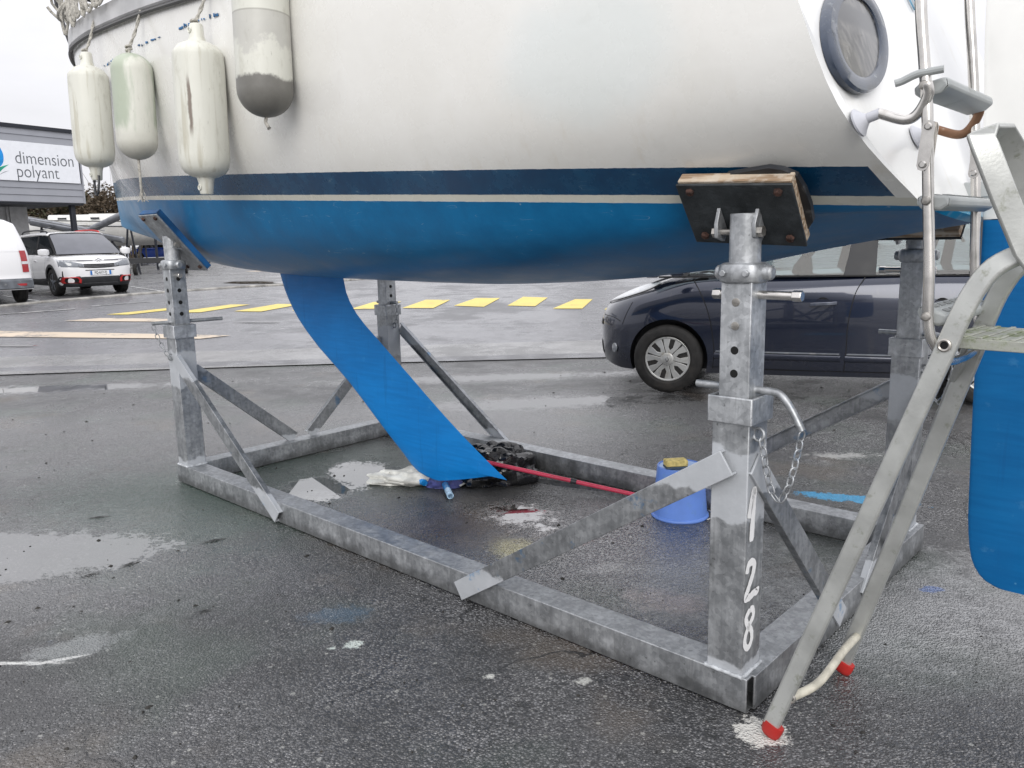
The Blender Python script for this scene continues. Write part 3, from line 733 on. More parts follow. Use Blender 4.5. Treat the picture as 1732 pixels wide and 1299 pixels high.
# boarding ladder hinged on the transom
lad = thing('boarding_ladder', None, None); lad.parent = boat
def rail(y, pts, name='rail'):
    mb = MB(); mb.tube(catmull(pts, 5), .0132, 14); return mb.build(name, M_ss, lad, ang=60)
near = [(-.36, .89, 2.35), (-.384, .89, 2.03), (-.40, .89, 1.897), (-.415, .89, 1.774), (-.431, .89, 1.565), (-.444, .89, 1.408), (-.452, .89, 1.26), (-.470, .865, 1.20), (-.48, .80, 1.165), (-.48, .65, 1.155)]
far = [(-.345, .42, 2.4), (-.369, .42, 2.12), (-.388, .42, 1.965), (-.404, .42, 1.82), (-.425, .42, 1.574), (-.436, .42, 1.389), (-.452, .42, 1.26), (-.470, .445, 1.20), (-.48, .51, 1.165), (-.48, .66, 1.155)]
rail(.89, near); rail(.42, far)
for z, tilt in ((1.835, .18), (1.565, -.06), (1.285, -.35)):
    s = pchip([1.155, 1.26, 1.565, 2.35], [-.48, -.452, -.431, -.36], z)
    mb = MB(); R = []
    for y, w in ((.872, .8), (.868, .94), (.860, 1), (.64, 1), (.45, 1), (.442, .94), (.438, .8)):
        ring = []
        for a, h in ((-.040, .006), (-.032, .014), (.030, .014), (.040, .008), (.040, -.006), (.026, -.022), (-.02, -.022), (-.040, -.010)):
            p = Vector((a * w, 0, h * w)); p.rotate(Euler((0, tilt, 0))); ring.append((s + p.x - .006, y, z + p.z))
        R.append(ring)
    mb.loft(R, caps=True)
    st = mb.build('step', M_gplast, lad, bevel=.004)
    mb = MB()
    for i in range(7):
        y = .485 + i * .055
        for q in (-.016, .012): mb.box((s + q - .006, y, z + .0165 - q * math.tan(tilt)), (.014, .034, .002), Euler((0, tilt, 0)).to_matrix())
    mb.build('step_tread', simple('grip_ribs', (.22, .23, .23), .6), lad)
    for y in (.9055, .4045):
        mb = MB(); mb.lathe([(.011, 0), (.011, .004), (.008, .008), (.001, .009)], (s, y, z), (0, 1 if y > .6 else -1, 0), 14); mb.build('bolt', M_bolt, lad)
for y, m_ in ((.89, M_ss), (.42, M_ssr)):
    c0 = Vector(on_tr(y + .0, 1.765, .0)); e = Vector((-.412, y, 1.80)); 
    nrm = Vector((-1, 0, .42)).normalized()
    mb = MB(); mb.lathe([(.036, .001), (.037, .006), (.026, .014), (.015, .024), (.010, .030), (.0, .031)], c0, nrm, 24); mb.build('suction_foot', M_cup, lad)
    a = c0 + nrm * .028; bq = c0 + nrm * .06 + Vector((0, 0, -.004))
    mb = MB(); mb.tube([a, bq], .0128, 14); mb.build('foot_sleeve', M_cup, lad)
    mb = MB(); mb.tube(catmull([bq - Vector((-.004, 0, 0)), (-.365, y, 1.762), (-.395, y, 1.775), (-.418, y + .01, 1.815), (-.415, y + .018, 1.84)], 6), [.0125] * 24 + [.011], 14); mb.build('standoff', m_, lad, ang=60)
    for z in (1.70, 1.745, 1.63):
        s = pchip([1.155, 1.26, 1.565, 2.35], [-.48, -.452, -.431, -.36], z)
    mb = MB(); s = -.421
    for sd_ in (1, -1):
        R = [(-.014, .046), (-.010, .055), (0, .059), (.010, .055), (.014, .046), (.014, -.046), (.010, -.055), (0, -.059), (-.010, -.055), (-.014, -.046)]
        mb.prism(R, lambda u, v, t: (s + u - v * .08, y + t, 1.695 + v), sd_ * .0135, sd_ * .0165)
        for v in (.044, -.044): mb.lathe([(.009, 0), (.009, .003), (.006, .006), (.001, .006)], (s - v * .08, y + sd_ * .0165, 1.695 + v), (0, sd_, 0), 14)
    mb.build('hinge_plate', M_ss, lad)
mb = MB(); mb.tube(catmull([(-.345, .915, 1.846), (-.36, .91, 1.85), (-.39, .905, 1.862), (-.42, .895, 1.866), (-.445, .89, 1.868)], 5), .009, 10); mb.build('hook', M_gplast, lad)

# pulpit loop at the bow
mb = MB(); mb.tube(catmull([(6.1, .42, 3.02), (6.2, .44, 3.25), (6.35, .42, 3.5), (6.6, .2, 3.6), (6.7, 0, 3.62)], 6), .016, 10); mb.tube(catmull([(5.2, .74, 2.95), (5.25, .73, 3.3), (5.4, .70, 3.5), (6.35, .42, 3.52)], 6), .014, 10)
mb.build('pulpit', M_black, boat)

# ropes bunched over the bow rail
mb = MB(); rr = random.Random(11)
for i in range(30):
    s = 3.7 + i * .042 + rr.uniform(-.04, .04); t = (s - .1) / 6.75; yb_ = pchip(T, Y6, t)
    zb_ = 2.60 + .21 * t ** 1.3 + .05 * s; lean = rr.uniform(-.25, .25)
    mb.tube(catmull([(s + rr.uniform(-.1, .1), yb_ - .10, zb_ + .95), (s + lean * .5, yb_ - .02, zb_ + .45), (s + lean * .3, yb_ + .05, zb_ + .12), (s + lean * .1, yb_ + .055, zb_ - rr.uniform(-.05, .10)), (s - .02, yb_ + .04, zb_ - .02)], 4), .0095, 7)
for i in range(1):
    s = 4.75 + .17 * i; t = (s - .1) / 6.75; yb_ = pchip(T, Y6, t) + .05; zb_ = 2.68 + .21 * t ** 1.3 + .05 * s
    mb.tube([(s + .10 * math.cos(a) + .015 * a, yb_ + .03 * math.sin(2 * a + i), zb_ + .07 * math.sin(a)) for a in (k * PI / 8 for k in range(34))], .009, 6)
ropes = mb.build('rope_bundle', M_rope, None); ropes.location = O; ropes.rotation_euler = (0, 0, RZ)
tag(ropes, 'bundle of off-white ropes hanging over the rail at the bow', 'rope')

# fenders hung along the near side
M_f = simple('white_pvc', (.66, .66, .59), .38, var=.09, vs=5, grime=(.40, .40, .34), gs=4, gth=(.58, .76))
def fender_mat(name, kind):
    m, nt, b = new_mat(name); g = G(nt); v = g.obj(); z = g.sep(v)[2]; x = g.sep(v)[0]
    n1 = g.noise(v, 9, 7, .65); n2 = g.noise(v, 3, 4)
    c = g.mix(n2, (.60, .60, .53), (.72, .72, .66))
    smg = g.smooth(g.noise(g.mapv(v, (9, 9, 4)), 1.6, 6, .7), .52, .72); c = g.mix(g.math('MULTIPLY', smg, .45), c, (.40, .39, .32))
    scf = g.math('MULTIPLY', g.smooth(g.noise(g.mapv(v, (50, 50, 12), rot=(.5, .3, 0)), 1., 4, .7), .64, .70), .5); c = g.mix(scf, c, (.26, .24, .20))
    if kind.startswith('rib'):
        st_ = g.noise(g.mapv(v, (26, 26, 2.2)), 1.0, 5); c = g.mix(g.math('MULTIPLY', g.smooth(st_, .54, .70), .55), c, (.40, .37, .28))
        d = g.smooth(g.math('ABSOLUTE', g.math('ADD', g.math('ADD', x, g.math('MULTIPLY', n1, .02)), .060)), .012, .004)
        d = g.math('MULTIPLY', d, g.math('MULTIPLY', g.smooth(z, .16, .22), g.smooth(z, .46, .38))); d = g.math('MULTIPLY', d, g.smooth(g.noise(g.mapv(v, (60, 60, 6)), 1, 3), .38, .48))
        if kind == 'rib_split': c = g.mix(g.math('MULTIPLY', d, .8), c, (.10, .055, .035))
    if kind == 'green':
        gn = g.math('SUBTRACT', g.noise(g.mapv(v, (14, 14, 3)), 1.2, 5), .5); gm = g.math('MULTIPLY', g.smooth(g.math('MULTIPLY_ADD', gn, .14, x), -.098, -.058), g.smooth(g.math('MULTIPLY_ADD', gn, .2, z), .13, .20))
        c = g.mix(g.math('MULTIPLY', gm, .75), c, (.33, .39, .29))
        lo = g.smooth(g.math('ADD', z, g.math('MULTIPLY', n1, .14)), .24, .06); c = g.mix(g.math('MULTIPLY', lo, .65), c, (.36, .34, .30))
    if kind == 'dirty':
        lo = g.smooth(g.math('ADD', z, g.math('MULTIPLY', g.math('SUBTRACT', n1, .5), .10)), .155, .135); c = g.mix(lo, c, g.mix(n1, (.10, .095, .085), (.24, .235, .215)))
        mid = g.math('MULTIPLY', g.smooth(g.math('ADD', z, g.math('MULTIPLY', g.math('SUBTRACT', n1, .5), .3)), .24, .28), g.smooth(z, .392, .389)); c = g.mix(g.math('MULTIPLY', mid, .55), c, g.mix(n1, (.26, .25, .24), (.52, .51, .48)))
        sm = g.smooth(g.math('ABSOLUTE', g.math('SUBTRACT', z, .391)), .004, .002); c = g.mix(g.math('MULTIPLY', sm, .6), c, (.28, .27, .24))
    nt.links.new(c, b.inputs['Base Color']); b.inputs['Roughness'].default_value = .42
    nt.links.new(g.bump(n1, .06, .01), b.inputs['Normal']); return m
def fender(s, y, z0, H, dia, kind, label, rope_top, tail=None, zrot=0.):
    """z0 = bottom of the inflated body, H = body height"""
    f = thing('fender', label, 'fender', LW(s, y, z0), RZ, 'fenders hung over the near side of the boat'); f.rotation_euler = (math.radians(1.5), 0, RZ)
    R = dia / 2; mb = MB()
    if kind == 'rib':
        prof = [(.0, -.075), (.026, -.075), (.030, -.07), (.034, -.02), (.040, .0)]
        prof += [(R * q, h) for q, h in ((.55, .006), (.80, .022), (.93, .045), (.985, .075), (1., .10))]
        prof += [(R, H - .10), (R * .99, H - .07), (R * .985, H - .055), (R * .93, H - .045), (R * .78, H - .022), (R * .52, H - .006), (.040, H), (.033, H + .02), (.030, H + .07), (.026, H + .075), (0, H + .075)]
        def rf(a, r, h): return 1 + (.022 * max(0, math.cos(a * 8)) ** 8 if .09 < h < H - .09 else 0)
        mb.lathe(prof, n=64, rfun=rf)
        for h in (-.045, H + .045): mb.torus((0, .034, h), (0, 1, 0), .011, .0035, 16, 6)
    else:
        prof = [(R * math.sin(t) if t else .0, R * .95 * (1 - math.cos(t))) for t in (PI / 2 * i / 9 for i in range(10))]
        top = [(R * math.cos(t), H - R * .95 * (1 - math.sin(t)) if False else H - R * .85 + R * .85 * math.sin(t)) for t in (PI / 2 * i / 9 for i in range(10))]
        prof += [(R, H - R * .9)] + top
        if kind == 'dirty': prof = [(r * 1.012 if h < .39 else r, h) for r, h in prof]
        mb.lathe(prof, n=40)
    k2 = 'rib_split' if 'split' in label else kind
    mb.build('body', fender_mat('fender_vinyl_' + k2, k2), f, ang=50)
    # lanyard
    h0 = H + (.05 if kind == 'rib' else -.005); tp = Vector((rope_top[0], rope_top[1], rope_top[2] - z0))
    mb = MB(); pts = [(0, .0, h0 - .02), (.003, .012, h0 + .01), tp * .35 + Vector((0, .0, h0 * .65)), tp]
    C_ = catmull(pts, 8)
    for ph in (0, PI):                                                             # two twisted strands
        Q = []
        for i, p in enumerate(C_): Q.append(p + Vector((math.cos(i * 1.2 + ph), math.sin(i * 1.2 + ph), 0)) * .0042)
        mb.tube(Q, .0055, 7)
    mb.torus((0, .008, h0 + .022), (0, .4, 1), .014, .0065); mb.torus((.002, .008, h0 + .036), (.3, 0, 1), .012, .0065); mb.torus((0, .012, h0 + .008), (0, 1, .2), .014, .006)
    mb.build('lanyard', M_rope, f, ang=80)
    if tail:
        mb = MB(); mb.tube(catmull(tail, 5), [.007] * (len(tail) * 5 - 5) + [.009], 7)
        if tail[-1][2] < -.1:
            rr = random.Random(2); e = Vector(tail[-1])
            for i in range(7): mb.tube([e + Vector((0, 0, .05)), e + Vector((rr.uniform(-.02, .02), rr.uniform(-.01, .01), .0)), e + Vector((rr.uniform(-.04, .04), rr.uniform(-.02, .02), -.03))], .0022, 5)
        mb.build('rope_tail', M_rope if kind != 'rib' else M_rub, f, ang=80)
    return f
fender(4.12, 1.10, 1.968, .575, .222, 'rib', 'small ribbed white fender nearest the bow with black loop below', (.1, -.12, 2.92), [(.03, .0, -.05), (.03, .005, -.10), (.012, .01, -.155), (-.02, .01, -.155), (-.035, .005, -.10), (-.03, 0, -.05)])
fender(3.41, 1.145, 1.953, .54, .205, 'green', 'smooth greenish fender with frayed rope tail hanging below it', (-.06, -.1, 2.90), [(0, 0, .0), (-.02, .01, -.03), (-.03, .012, -.08), (-.025, .01, -.14), (-.01, .0, -.19)])
fender(2.60, 1.19, 1.805, .60, .226, 'rib', 'largest ribbed white fender with dark split down its side', (-.02, -.12, 2.84))
fender(2.02, 1.20, 2.008, .80, .222, 'dirty', 'dirty fender with dark grey lower end and short knotted rope', (0, -.1, 2.95), [(0, 0, .005), (-.004, .008, -.018), (-.018, .012, -.03), (-.035, .012, -.048)])
# ------------------------------------------------------------------ cradle
M_gal = galvanised('galvanised_beam', .33); M_post = galvanised('galvanised_post', .34, zones=((.62, .845), (.11, .155))); M_brace = galvanised('galvanised_brace', .29, zones=((-.05, .165), (.70, .95)), blue=.5, dark=.95)
M_tube = galvanised('galvanised_tube', .42); M_pin = galvanised('galvanised_pin', .36, blue=.35); M_dk = simple('hole_shade', (.004, .004, .004), .8)  # near-black discs carry the shade inside the holes as colour
M_plate = simple('black_plate', (.030, .035, .038), .48, .1, var=.25, vs=9, bump=.2, bs=150, grime=(.055, .062, .068), gs=26, gth=(.45, .70))
def ply_mat():
    m, nt, b = new_mat('plywood_edge'); g = G(nt); v = g.obj()
    lay = g.noise(g.mapv(v, (3, 60, 60)), 1.2, 4); n1 = g.noise(v, 30, 6)
    c = g.mix(g.smooth(lay, .42, .58), (.50, .41, .31), (.28, .19, .12)); c = g.mix(g.math('MULTIPLY', g.smooth(n1, .5, .65), .6), c, (.56, .50, .42))
    nt.links.new(c, b.inputs['Base Color']); b.inputs['Roughness'].default_value = .8
    nt.links.new(g.bump(lay, .6, .01), b.inputs['Normal']); return m
M_ply = ply_mat(); M_plyb = simple('blue_stained_plywood', (.012, .10, .27), .6, var=.3, vs=6, grime=(.01, .03, .07)); M_rust = simple('rusty_bolt', (.085, .045, .035), .7, .3, var=.4, vs=60)
M_wp = simple('white_spray_paint', (.80, .80, .80), .5, var=.04)

cr_ = thing('boat_cradle', 'galvanised steel boat cradle numbered 128 on its near post', 'cradle', O, RZ)
def hollow(mb, a, b, w, h, wdir, t=.006):
    """square tube with open ends"""
    a = Vector(a); b = Vector(b); d = (b - a).normalized(); wv = Vector(wdir); wv = (wv - d * wv.dot(d)).normalized(); hv = d.cross(wv)
    def ring(p, k): return [p + wv * x * (w / 2 - k) + hv * y * (h / 2 - k) for x, y in ((-1, -1), (1, -1), (1, 1), (-1, 1))]
    mb.loft([ring(a, t), ring(a, 0), ring(b, 0), ring(b, t), ring(b - d * .3, t)]); mb.loft([ring(a, t), ring(a + d * .3, t)]); mb.add(ring(a + d * .3, t), [(0, 1, 2, 3)]); mb.add(ring(b - d * .3, t), [(0, 1, 2, 3)])
Zb = .064
mb = MB(); hollow(mb, (.0, .822, Zb), (3.925, .822, Zb), .120, .116, (0, 1, 0)); mb.build('base_beam', M_gal, cr_, bevel=.005)
mb = MB(); hollow(mb, (.10, -.822, Zb - .001), (3.925, -.822, Zb - .001), .120, .114, (0, 1, 0)); mb.build('base_beam', M_gal, cr_, bevel=.005)
mb = MB(); hollow(mb, (.047, .846, Zb + .001), (.047, -.900, Zb + .001), .118, .116, (1, 0, 0)); mb.build('base_beam', M_gal, cr_, bevel=.005)
mb = MB(); hollow(mb, (3.862, .752, Zb + .001), (3.862, -.900, Zb + .001), .116, .116, (1, 0, 0)); mb.build('base_beam', M_gal, cr_, bevel=.005)
# weld beads round the post feet
def chain_drop(mb, a, b, sag, n=14, L=.034, W=.021):
    a = Vector(a); b = Vector(b); mb.chain([a.lerp(b, t) + Vector((0, 0, -4 * sag * t * (1 - t))) for t in (i / n for i in range(n + 1))], L, W)
POSTS = ((.08, 1, 1.0, 'near'), (3.84, 1, 1.0, 'bow'), (.08, -1, 1.0, 'farstern'), (3.84, -1, 1.0, 'farbow'))
for s, sg, ztop, tagk in POSTS:
    y = sg * .818
    mb = MB(); hollow(mb, (s, y, .122), (s, y, ztop - .01), .122, .122, (1, 0, 0), .007); post = mb.build('post', M_post, cr_, bevel=.008)
    mb = MB()
    for a in range(4):                                                             # weld at the foot
        q0 = Vector(((1, 1), (-1, 1), (-1, -1), (1, -1))[a]).to_3d() * .064; q1 = Vector(((1, 1), (-1, 1), (-1, -1), (1, -1))[(a + 1) % 4]).to_3d() * .064
        P = [Vector((s, y, .124)) + q0.lerp(q1, t / 8) + Vector((0, 0, random.uniform(-.002, .002))) for t in range(9)]
        mb.tube(P, .007, 6)
    mb.build('weld', simple('brushed_zinc_weld', (.50, .52, .54), .5, .2, var=.2, vs=40), post, ang=80)
    # collar
    mb = MB(); w = .146; zc0, zc1 = ztop - .062, ztop + .018
    ro = []
    for k, (wi, z) in enumerate(((w, zc0), (w, zc1), (w - .018, zc1), (w - .018, zc0))):
        h = wi / 2; ro.append([(s - h, y - h, z), (s + h, y - h, z), (s + h, y + h, z), (s - h, y + h, z)])
    mb.loft(ro + [ro[0]]); mb.build('collar', M_tube, cr_, bevel=.006)
    # inner tube with pin holes
    z1 = 1.372
    mb = MB(); hollow(mb, (s, y, .9), (s, y, z1), .098, .098, (1, 0, 0), .006)
    tb = mb.build('inner_tube', M_tube, cr_, bevel=.012, segs=3)
    mb = MB(); mr = MB()
    for i, zh in enumerate((1.085, 1.155, 1.228, 1.298)):
        for ax in ((0, sg, 0), (-1, 0, 0)) if tagk != 'near' else ((0, sg, 0),):
            A = Vector(ax); c0 = Vector((s, y, zh)) + A * .0492
            mb = MB()
            if i < 2 or tagk != 'near':
                mb.lathe([(.0125, 0), (.0125, .0006), (0, .0006)], c0, A, 20); mb.build('pin_hole', M_dk, tb)
            else:
                mb.lathe([(.0125, 0), (.0125, .0016), (.011, .002), (0, .002)], c0, A, 20); mb.box(c0 + A * .0024, (.021, .002, .0025)); mb.build('plug', M_bolt, tb)
    # clamp casting, jack tube
    zt = 1.555 if sg > 0 else 1.50
    mb = MB(); mb.tube([(s, y, 1.36), (s, y, zt)], .046, 28); mb.build('jack_tube', M_tube, cr_, bevel=.003)
    mb = MB(); R = []
    for z, k in ((1.352, .052), (1.358, .060), (1.375, .064), (1.395, .064), (1.408, .060), (1.413, .050)):
        R.append([(s + k * (1 if abs(c) < .2 else 1.0) * math.copysign(abs(c) ** .55, c) * 1.05, y + k * math.copysign(abs(sn) ** .55, sn), z) for c, sn in ((math.cos(2 * PI * i / 28), math.sin(2 * PI * i / 28)) for i in range(28))])
    mb.loft(R, caps=True)
    for q in (1, -1): mb.lathe([(.022, 0), (.022, .03), (.016, .036), (0, .036)], (s + q * .055, y - .0, 1.383), (q, 0, .0), 14)
    for q in (.036, -.036): mb.cyl((s + q, y + sg * .055, 1.383), (s + q, y + sg * .072, 1.383), .011, 6)
    cl = mb.build('clamp', M_tube, cr_, bevel=.002)
    # locking bolt with long sleeve (a bare bar on the others)
    mb = MB(); bl = -.165 if tagk in ('near',) else -.07; b2 = .085 if tagk != 'farstern' else .14
    mb.cyl((s + b2, y, 1.318), (s + bl, y, 1.318), .013, 14)
    for q in (bl, b2): mb.cyl((s + q - .014, y, 1.318), (s + q + .014, y, 1.318), .017, 6)
    mb.build('locking_bolt', M_ss, cr_, bevel=.002)
    # drop pin through the post and the chain that keeps it
    mb = MB(); zp = ztop + .034
    if tagk == 'near':
        mb.tube(catmull([(s + .150, y, zp), (s, y, zp), (s - .09, y, zp), (s - .125, y + .002, zp - .006), (s - .155, y + .004, zp - .035), (s - .185, y + .004, zp - .085), (s - .196, y + .004, zp - .105)], 6), .0115, 12)
        e = Vector((s - .197, y + .004, zp - .108)); r0 = Vector((s - .066, y + .03, .905)); sag = .20
    elif tagk == 'bow':
        mb.tube([(s + .03, y + .155, zp), (s, y, zp), (s - .05, y - .26, zp)], .0115, 12); e = Vector((s + .028, y + .15, zp - .012)); r0 = Vector((s + .02, y + .066, .82)); sag = .035
    elif tagk == 'farstern':
        mb.tube(catmull([(s + .14, y, zp), (s, y, zp), (s - .1, y, zp), (s - .15, y, zp - .02), (s - .19, y, zp - .08)], 6), .0115, 12); e = Vector((s - .192, y, zp - .09)); r0 = Vector((s - .066, y + .02, .88)); sag = .17
    else:
        mb.tube([(s + .12, y, zp), (s - .12, y, zp)], .0115, 12); e = Vector((s - .118, y, zp - .012)); r0 = Vector((s - .066, y, .86)); sag = .03
    mb.build('drop_pin', M_pin, cr_, ang=60)
    mb = MB(); chain_drop(mb, e, r0 + Vector((-.02, 0, -.01)), sag); mb.torus(r0 + Vector((-.010, .0, .0)), (.2, 1, .1) if tagk != 'bow' else (1, 0, 0), .019, .005, 16, 8)
    mb.build('chain', M_pin, cr_, ang=80)
# diagonal braces: flat channels lapped outside the posts and beams
def brace(a, b, wdir, nrm):
    a = Vector(a); b = Vector(b); d = (b - a).normalized(); nv = Vector(nrm); wv = d.cross(nv)
    mb = MB(); mb.bar(a, b, .082, .008, wv)
    for q in (1, -1): mb.bar(a + wv * q * .037 - nv * .012, b + wv * q * .037 - nv * .012, .007, .026, wv)
    mb.build('brace', M_brace, cr_, bevel=.002)
yo = .906
brace((.075, yo, .818), (1.285, yo, .045), None, (0, 1, 0)); brace((3.745, yo, .815), (2.70, yo, .045), None, (0, 1, 0))
brace((.013, .845, .815), (-.018, .13, .05), None, (-1, 0, 0)); brace((-.018, -.80, .80), (-.018, -.10, .05), None, (-1, 0, 0))
brace((.16, -yo, .765), (1.30, -yo, .05), None, (0, -1, 0)); brace((3.80, -yo, .84), (2.70, -yo, .075), None, (0, -1, 0))
brace((3.862, .74, .72), (3.862, .055, .135), None, (-1, 0, 0)); brace((3.862, -.765, .75), (3.862, -.07, .135), None, (-1, 0, 0))
# pads
def pad(s, y, z, ang, tilt, L_, Hh, kind, yaw=0.):
    """ang = angle of the outward normal below the horizontal"""
    sg = 1 if y > 0 else -1; nv = Vector((math.sin(yaw), sg * math.cos(ang), -math.sin(ang))).normalized(); uu = Vector((1, 0, 0)); uu = (uu - nv * uu.dot(nv)).normalized(); vv = nv.cross(uu) * (-1 if sg < 0 else 1)
    if vv.z < 0: vv = -vv
    Rr = Matrix.Rotation(tilt, 3, nv); uu = Rr @ uu; vv = Rr @ vv; C_ = Vector((s, y, z))
    def p(u, v, t): return C_ + uu * u + vv * v + nv * t
    mb = MB(); mb.prism([(-L_ / 2, -Hh / 2), (L_ / 2, -Hh / 2), (L_ / 2, Hh / 2), (-L_ / 2, Hh / 2)], p, -.02, .016); 
    pd = mb.build('pad', M_ply if kind != 'blue' else M_plyb, cr_, bevel=.003)
    mb = MB(); mb.prism([(-L_ / 2 - .004, -Hh / 2 - .004), (L_ / 2 + .004, -Hh / 2 - .004), (L_ / 2 + .004, Hh / 2 - .006), (-L_ / 2 - .004, Hh / 2 - .006)], p, .017, .026); mb.build('backing_plate', M_plate if kind != 'blue' else M_post, pd, bevel=.002)
    for a in (-1, 1):
        for b in (-1, 1):
            mb = MB(); mb.lathe([(.013, .026), (.013, .034), (.008, .038), (.0, .038)], C_ + uu * a * (L_ / 2 - .038) + vv * b * (Hh / 2 - .03), nv, 6); mb.build('bolt', M_rust, pd)
    for q in (-1, 1):
        mb = MB(); cx = q * .060
        tip = Vector((s + cx, sg * .822, 1.505 if sg > 0 else 1.46)); base = p(cx, .025, .026); b2 = p(cx, -.065, .026)
        mb.add([base + Vector((-.006, 0, 0)), b2 + Vector((-.006, 0, 0)), tip + Vector((-.006, -.02 * sg, -.03)), tip + Vector((-.006, .026 * sg, -.02)), tip + Vector((-.006, .03 * sg, .02)),
                base + Vector((.006, 0, 0)), b2 + Vector((.006, 0, 0)), tip + Vector((.006, -.02 * sg, -.03)), tip + Vector((.006, .026 * sg, -.02)), tip + Vector((.006, .03 * sg, .02))],
               [(0, 1, 2, 3, 4), (9, 8, 7, 6, 5), (0, 1, 6, 5), (1, 2, 7, 6), (2, 3, 8, 7), (3, 4, 9, 8), (4, 0, 5, 9)])
        mb.build('hinge_ear', M_post, pd, bevel=.002)
    mb = MB(); tip = Vector((s, sg * .826, 1.502 if sg > 0 else 1.46)); mb.cyl(tip - Vector((.07, 0, 0)), tip + Vector((.07, 0, 0)), .009, 10)
    for q in (-1, 1): mb.cyl(tip + Vector((q * .066, 0, 0)), tip + Vector((q * .080, 0, 0)), .016, 6)
    mb.build('hinge_bolt', M_bolt, pd)
    if kind == 'near':                                                             # torn rubber facing that squeezes out behind
        mb = MB(); rr = random.Random(4); P = []
        for i in range(13): P.append((-.245 + .34 * i / 12, Hh / 2 + (.02 if 0 < i < 12 else -.02) + rr.uniform(-.006, .014) * (i % 2)))
        P = [(-L_ / 2 - .020, -.06), (-L_ / 2 - .024, .0), (-L_ / 2 - .018, .06), (-L_ / 2 - .004, Hh / 2 - .01), (-L_ / 2 + .03, Hh / 2 + .012), (-L_ / 2 + .07, Hh / 2 + .020), (-L_ / 2 + .13, Hh / 2 + .010), (-L_ / 2 + .2, Hh / 2 - .002), (0, Hh / 2 - .03), (0, -.05), (-L_ / 2, -.09)]
        mb.prism(P, p, -.030, -.012); mb.build('rubber_facing', M_rub, pd)
pad(.10, .800, 1.570, math.radians(43), math.radians(-4), .345, .235, 'near')
pad(3.82, .80, 1.530, math.radians(40), 0., .24, .44, 'blue')
pad(.10, -.80, 1.555, math.radians(43), 0., .42, .23, 'far'); pad(3.82, -.78, 1.500, math.radians(40), 0., .30, .36, 'far')
# spray-painted number down the post: 1 2 8
mb = MB()
def stroke(pts, w=.020):
    P = catmull([Vector((0, a, b)) for a, b in pts], 6); n_ = len(P); V = []; F = []
    for i, q in enumerate(P):
        d = (P[min(n_ - 1, i + 1)] - P[max(0, i - 1)]).normalized(); pr = Vector((0, -d.z, d.y)); k = w / 2 * (.75 if i in (0, n_ - 1) else 1) * random.uniform(.9, 1.08)
        for sg_ in (1, -1): V.append((.0165, q.y + pr.y * k * sg_, q.z + pr.z * k * sg_))
    F = [(2 * i, 2 * i + 1, 2 * i + 3, 2 * i + 2) for i in range(n_ - 1)]
    mb.add(V, F)
stroke([(.868, .645), (.850, .70), (.835, .735)], .030); stroke([(.834, .738), (.838, .69), (.842, .63), (.846, .565)], .029)
def sq(L, zc, k): return [((a - .835) * 1.22 + .832, zc + (b - zc) * k) for a, b in L]
stroke(sq([(.866, .470), (.858, .500), (.840, .505), (.826, .490), (.832, .455), (.852, .415), (.868, .380), (.848, .372), (.825, .378), (.806, .376), (.804, .392)], .4385, .86), .025)
stroke(sq([(.842, .345), (.862, .322), (.852, .292), (.830, .262), (.828, .225), (.846, .205), (.864, .225), (.862, .258), (.842, .288), (.822, .312), (.826, .338), (.842, .345)], .268, .92), .022)
mb.build('painted_number', M_wp, cr_)

# ------------------------------------------------------------------ aluminium step ladder leaning by the stern
M_al = simple('weathered_aluminium', (.50, .51, .49), .38, .55, var=.09, vs=9, bump=.06, bs=140, grime=(.27, .28, .23), gs=24, gth=(.57, .72))
M_alg = simple('algae_aluminium', (.46, .47, .42), .55, .3, var=.2, vs=16, bump=.15, bs=90, grime=(.17, .20, .11), gs=16, gth=(.44, .60))
M_red = simple('red_rubber_foot', (.42, .022, .018), .5, var=.15)
sl_ = thing('step_ladder', 'weathered aluminium step ladder with red rubber feet beside the rudder', 'ladder', (.93, 2.35, 0)); LB = Vector((.93, 2.35, 0))
def q_(p): return Vector(p) - LB
F1, F2 = Vector((.756, 2.177, .0)), Vector((1.115, 2.52, .0)); wr = (F2 - F1).normalized(); dp = Vector((wr.y, -wr.x, 0))
r1 = [F1 + Vector((0, 0, .035)), (1.073, 1.95, 1.206), (1.089, 1.935, 1.274), (1.112, 1.92, 1.345), (1.145, 1.90, 1.405), (1.200, 1.87, 1.440), (1.25, 1.84, 1.45)]
r2 = [F2 + Vector((0, 0, .035)), (1.298, 2.22, 1.147), (1.315, 2.19, 1.26), (1.330, 2.17, 1.330), (1.350, 2.14, 1.39), (1.39, 2.11, 1.43)]
for pts in (r1, r2):
    P = [q_(p) for p in ([pts[0]] + list(catmull(pts[1:], 4)))]
    mb = MB(); mb.band(P, .050, .022, dp + Vector((0, 0, .0))); mb.build('rail', M_al, sl_, bevel=.007, segs=3)
for f, top in ((F1, r1[1]), (F2, r2[1])):
    d = (Vector(top) - f).normalized(); mb = MB(); R = []
    wv = (dp - d * dp.dot(d)).normalized(); hv = d.cross(wv)
    for t, k in ((-.012, .55), (-.006, .85), (.004, 1.0), (.026, 1.06), (.036, 1.02)):
        R.append([q_(f + Vector((0, 0, .013))) + d * t + wv * x * .029 * k + hv * y * .0155 * k for x, y in ((-1, -.5), (-.6, -1), (.6, -1), (1, -.5), (1, .5), (.6, 1), (-.6, 1), (-1, .5))])
    mb.loft(R, caps=True); mb.build('rubber_foot', M_red, sl_, ang=60)
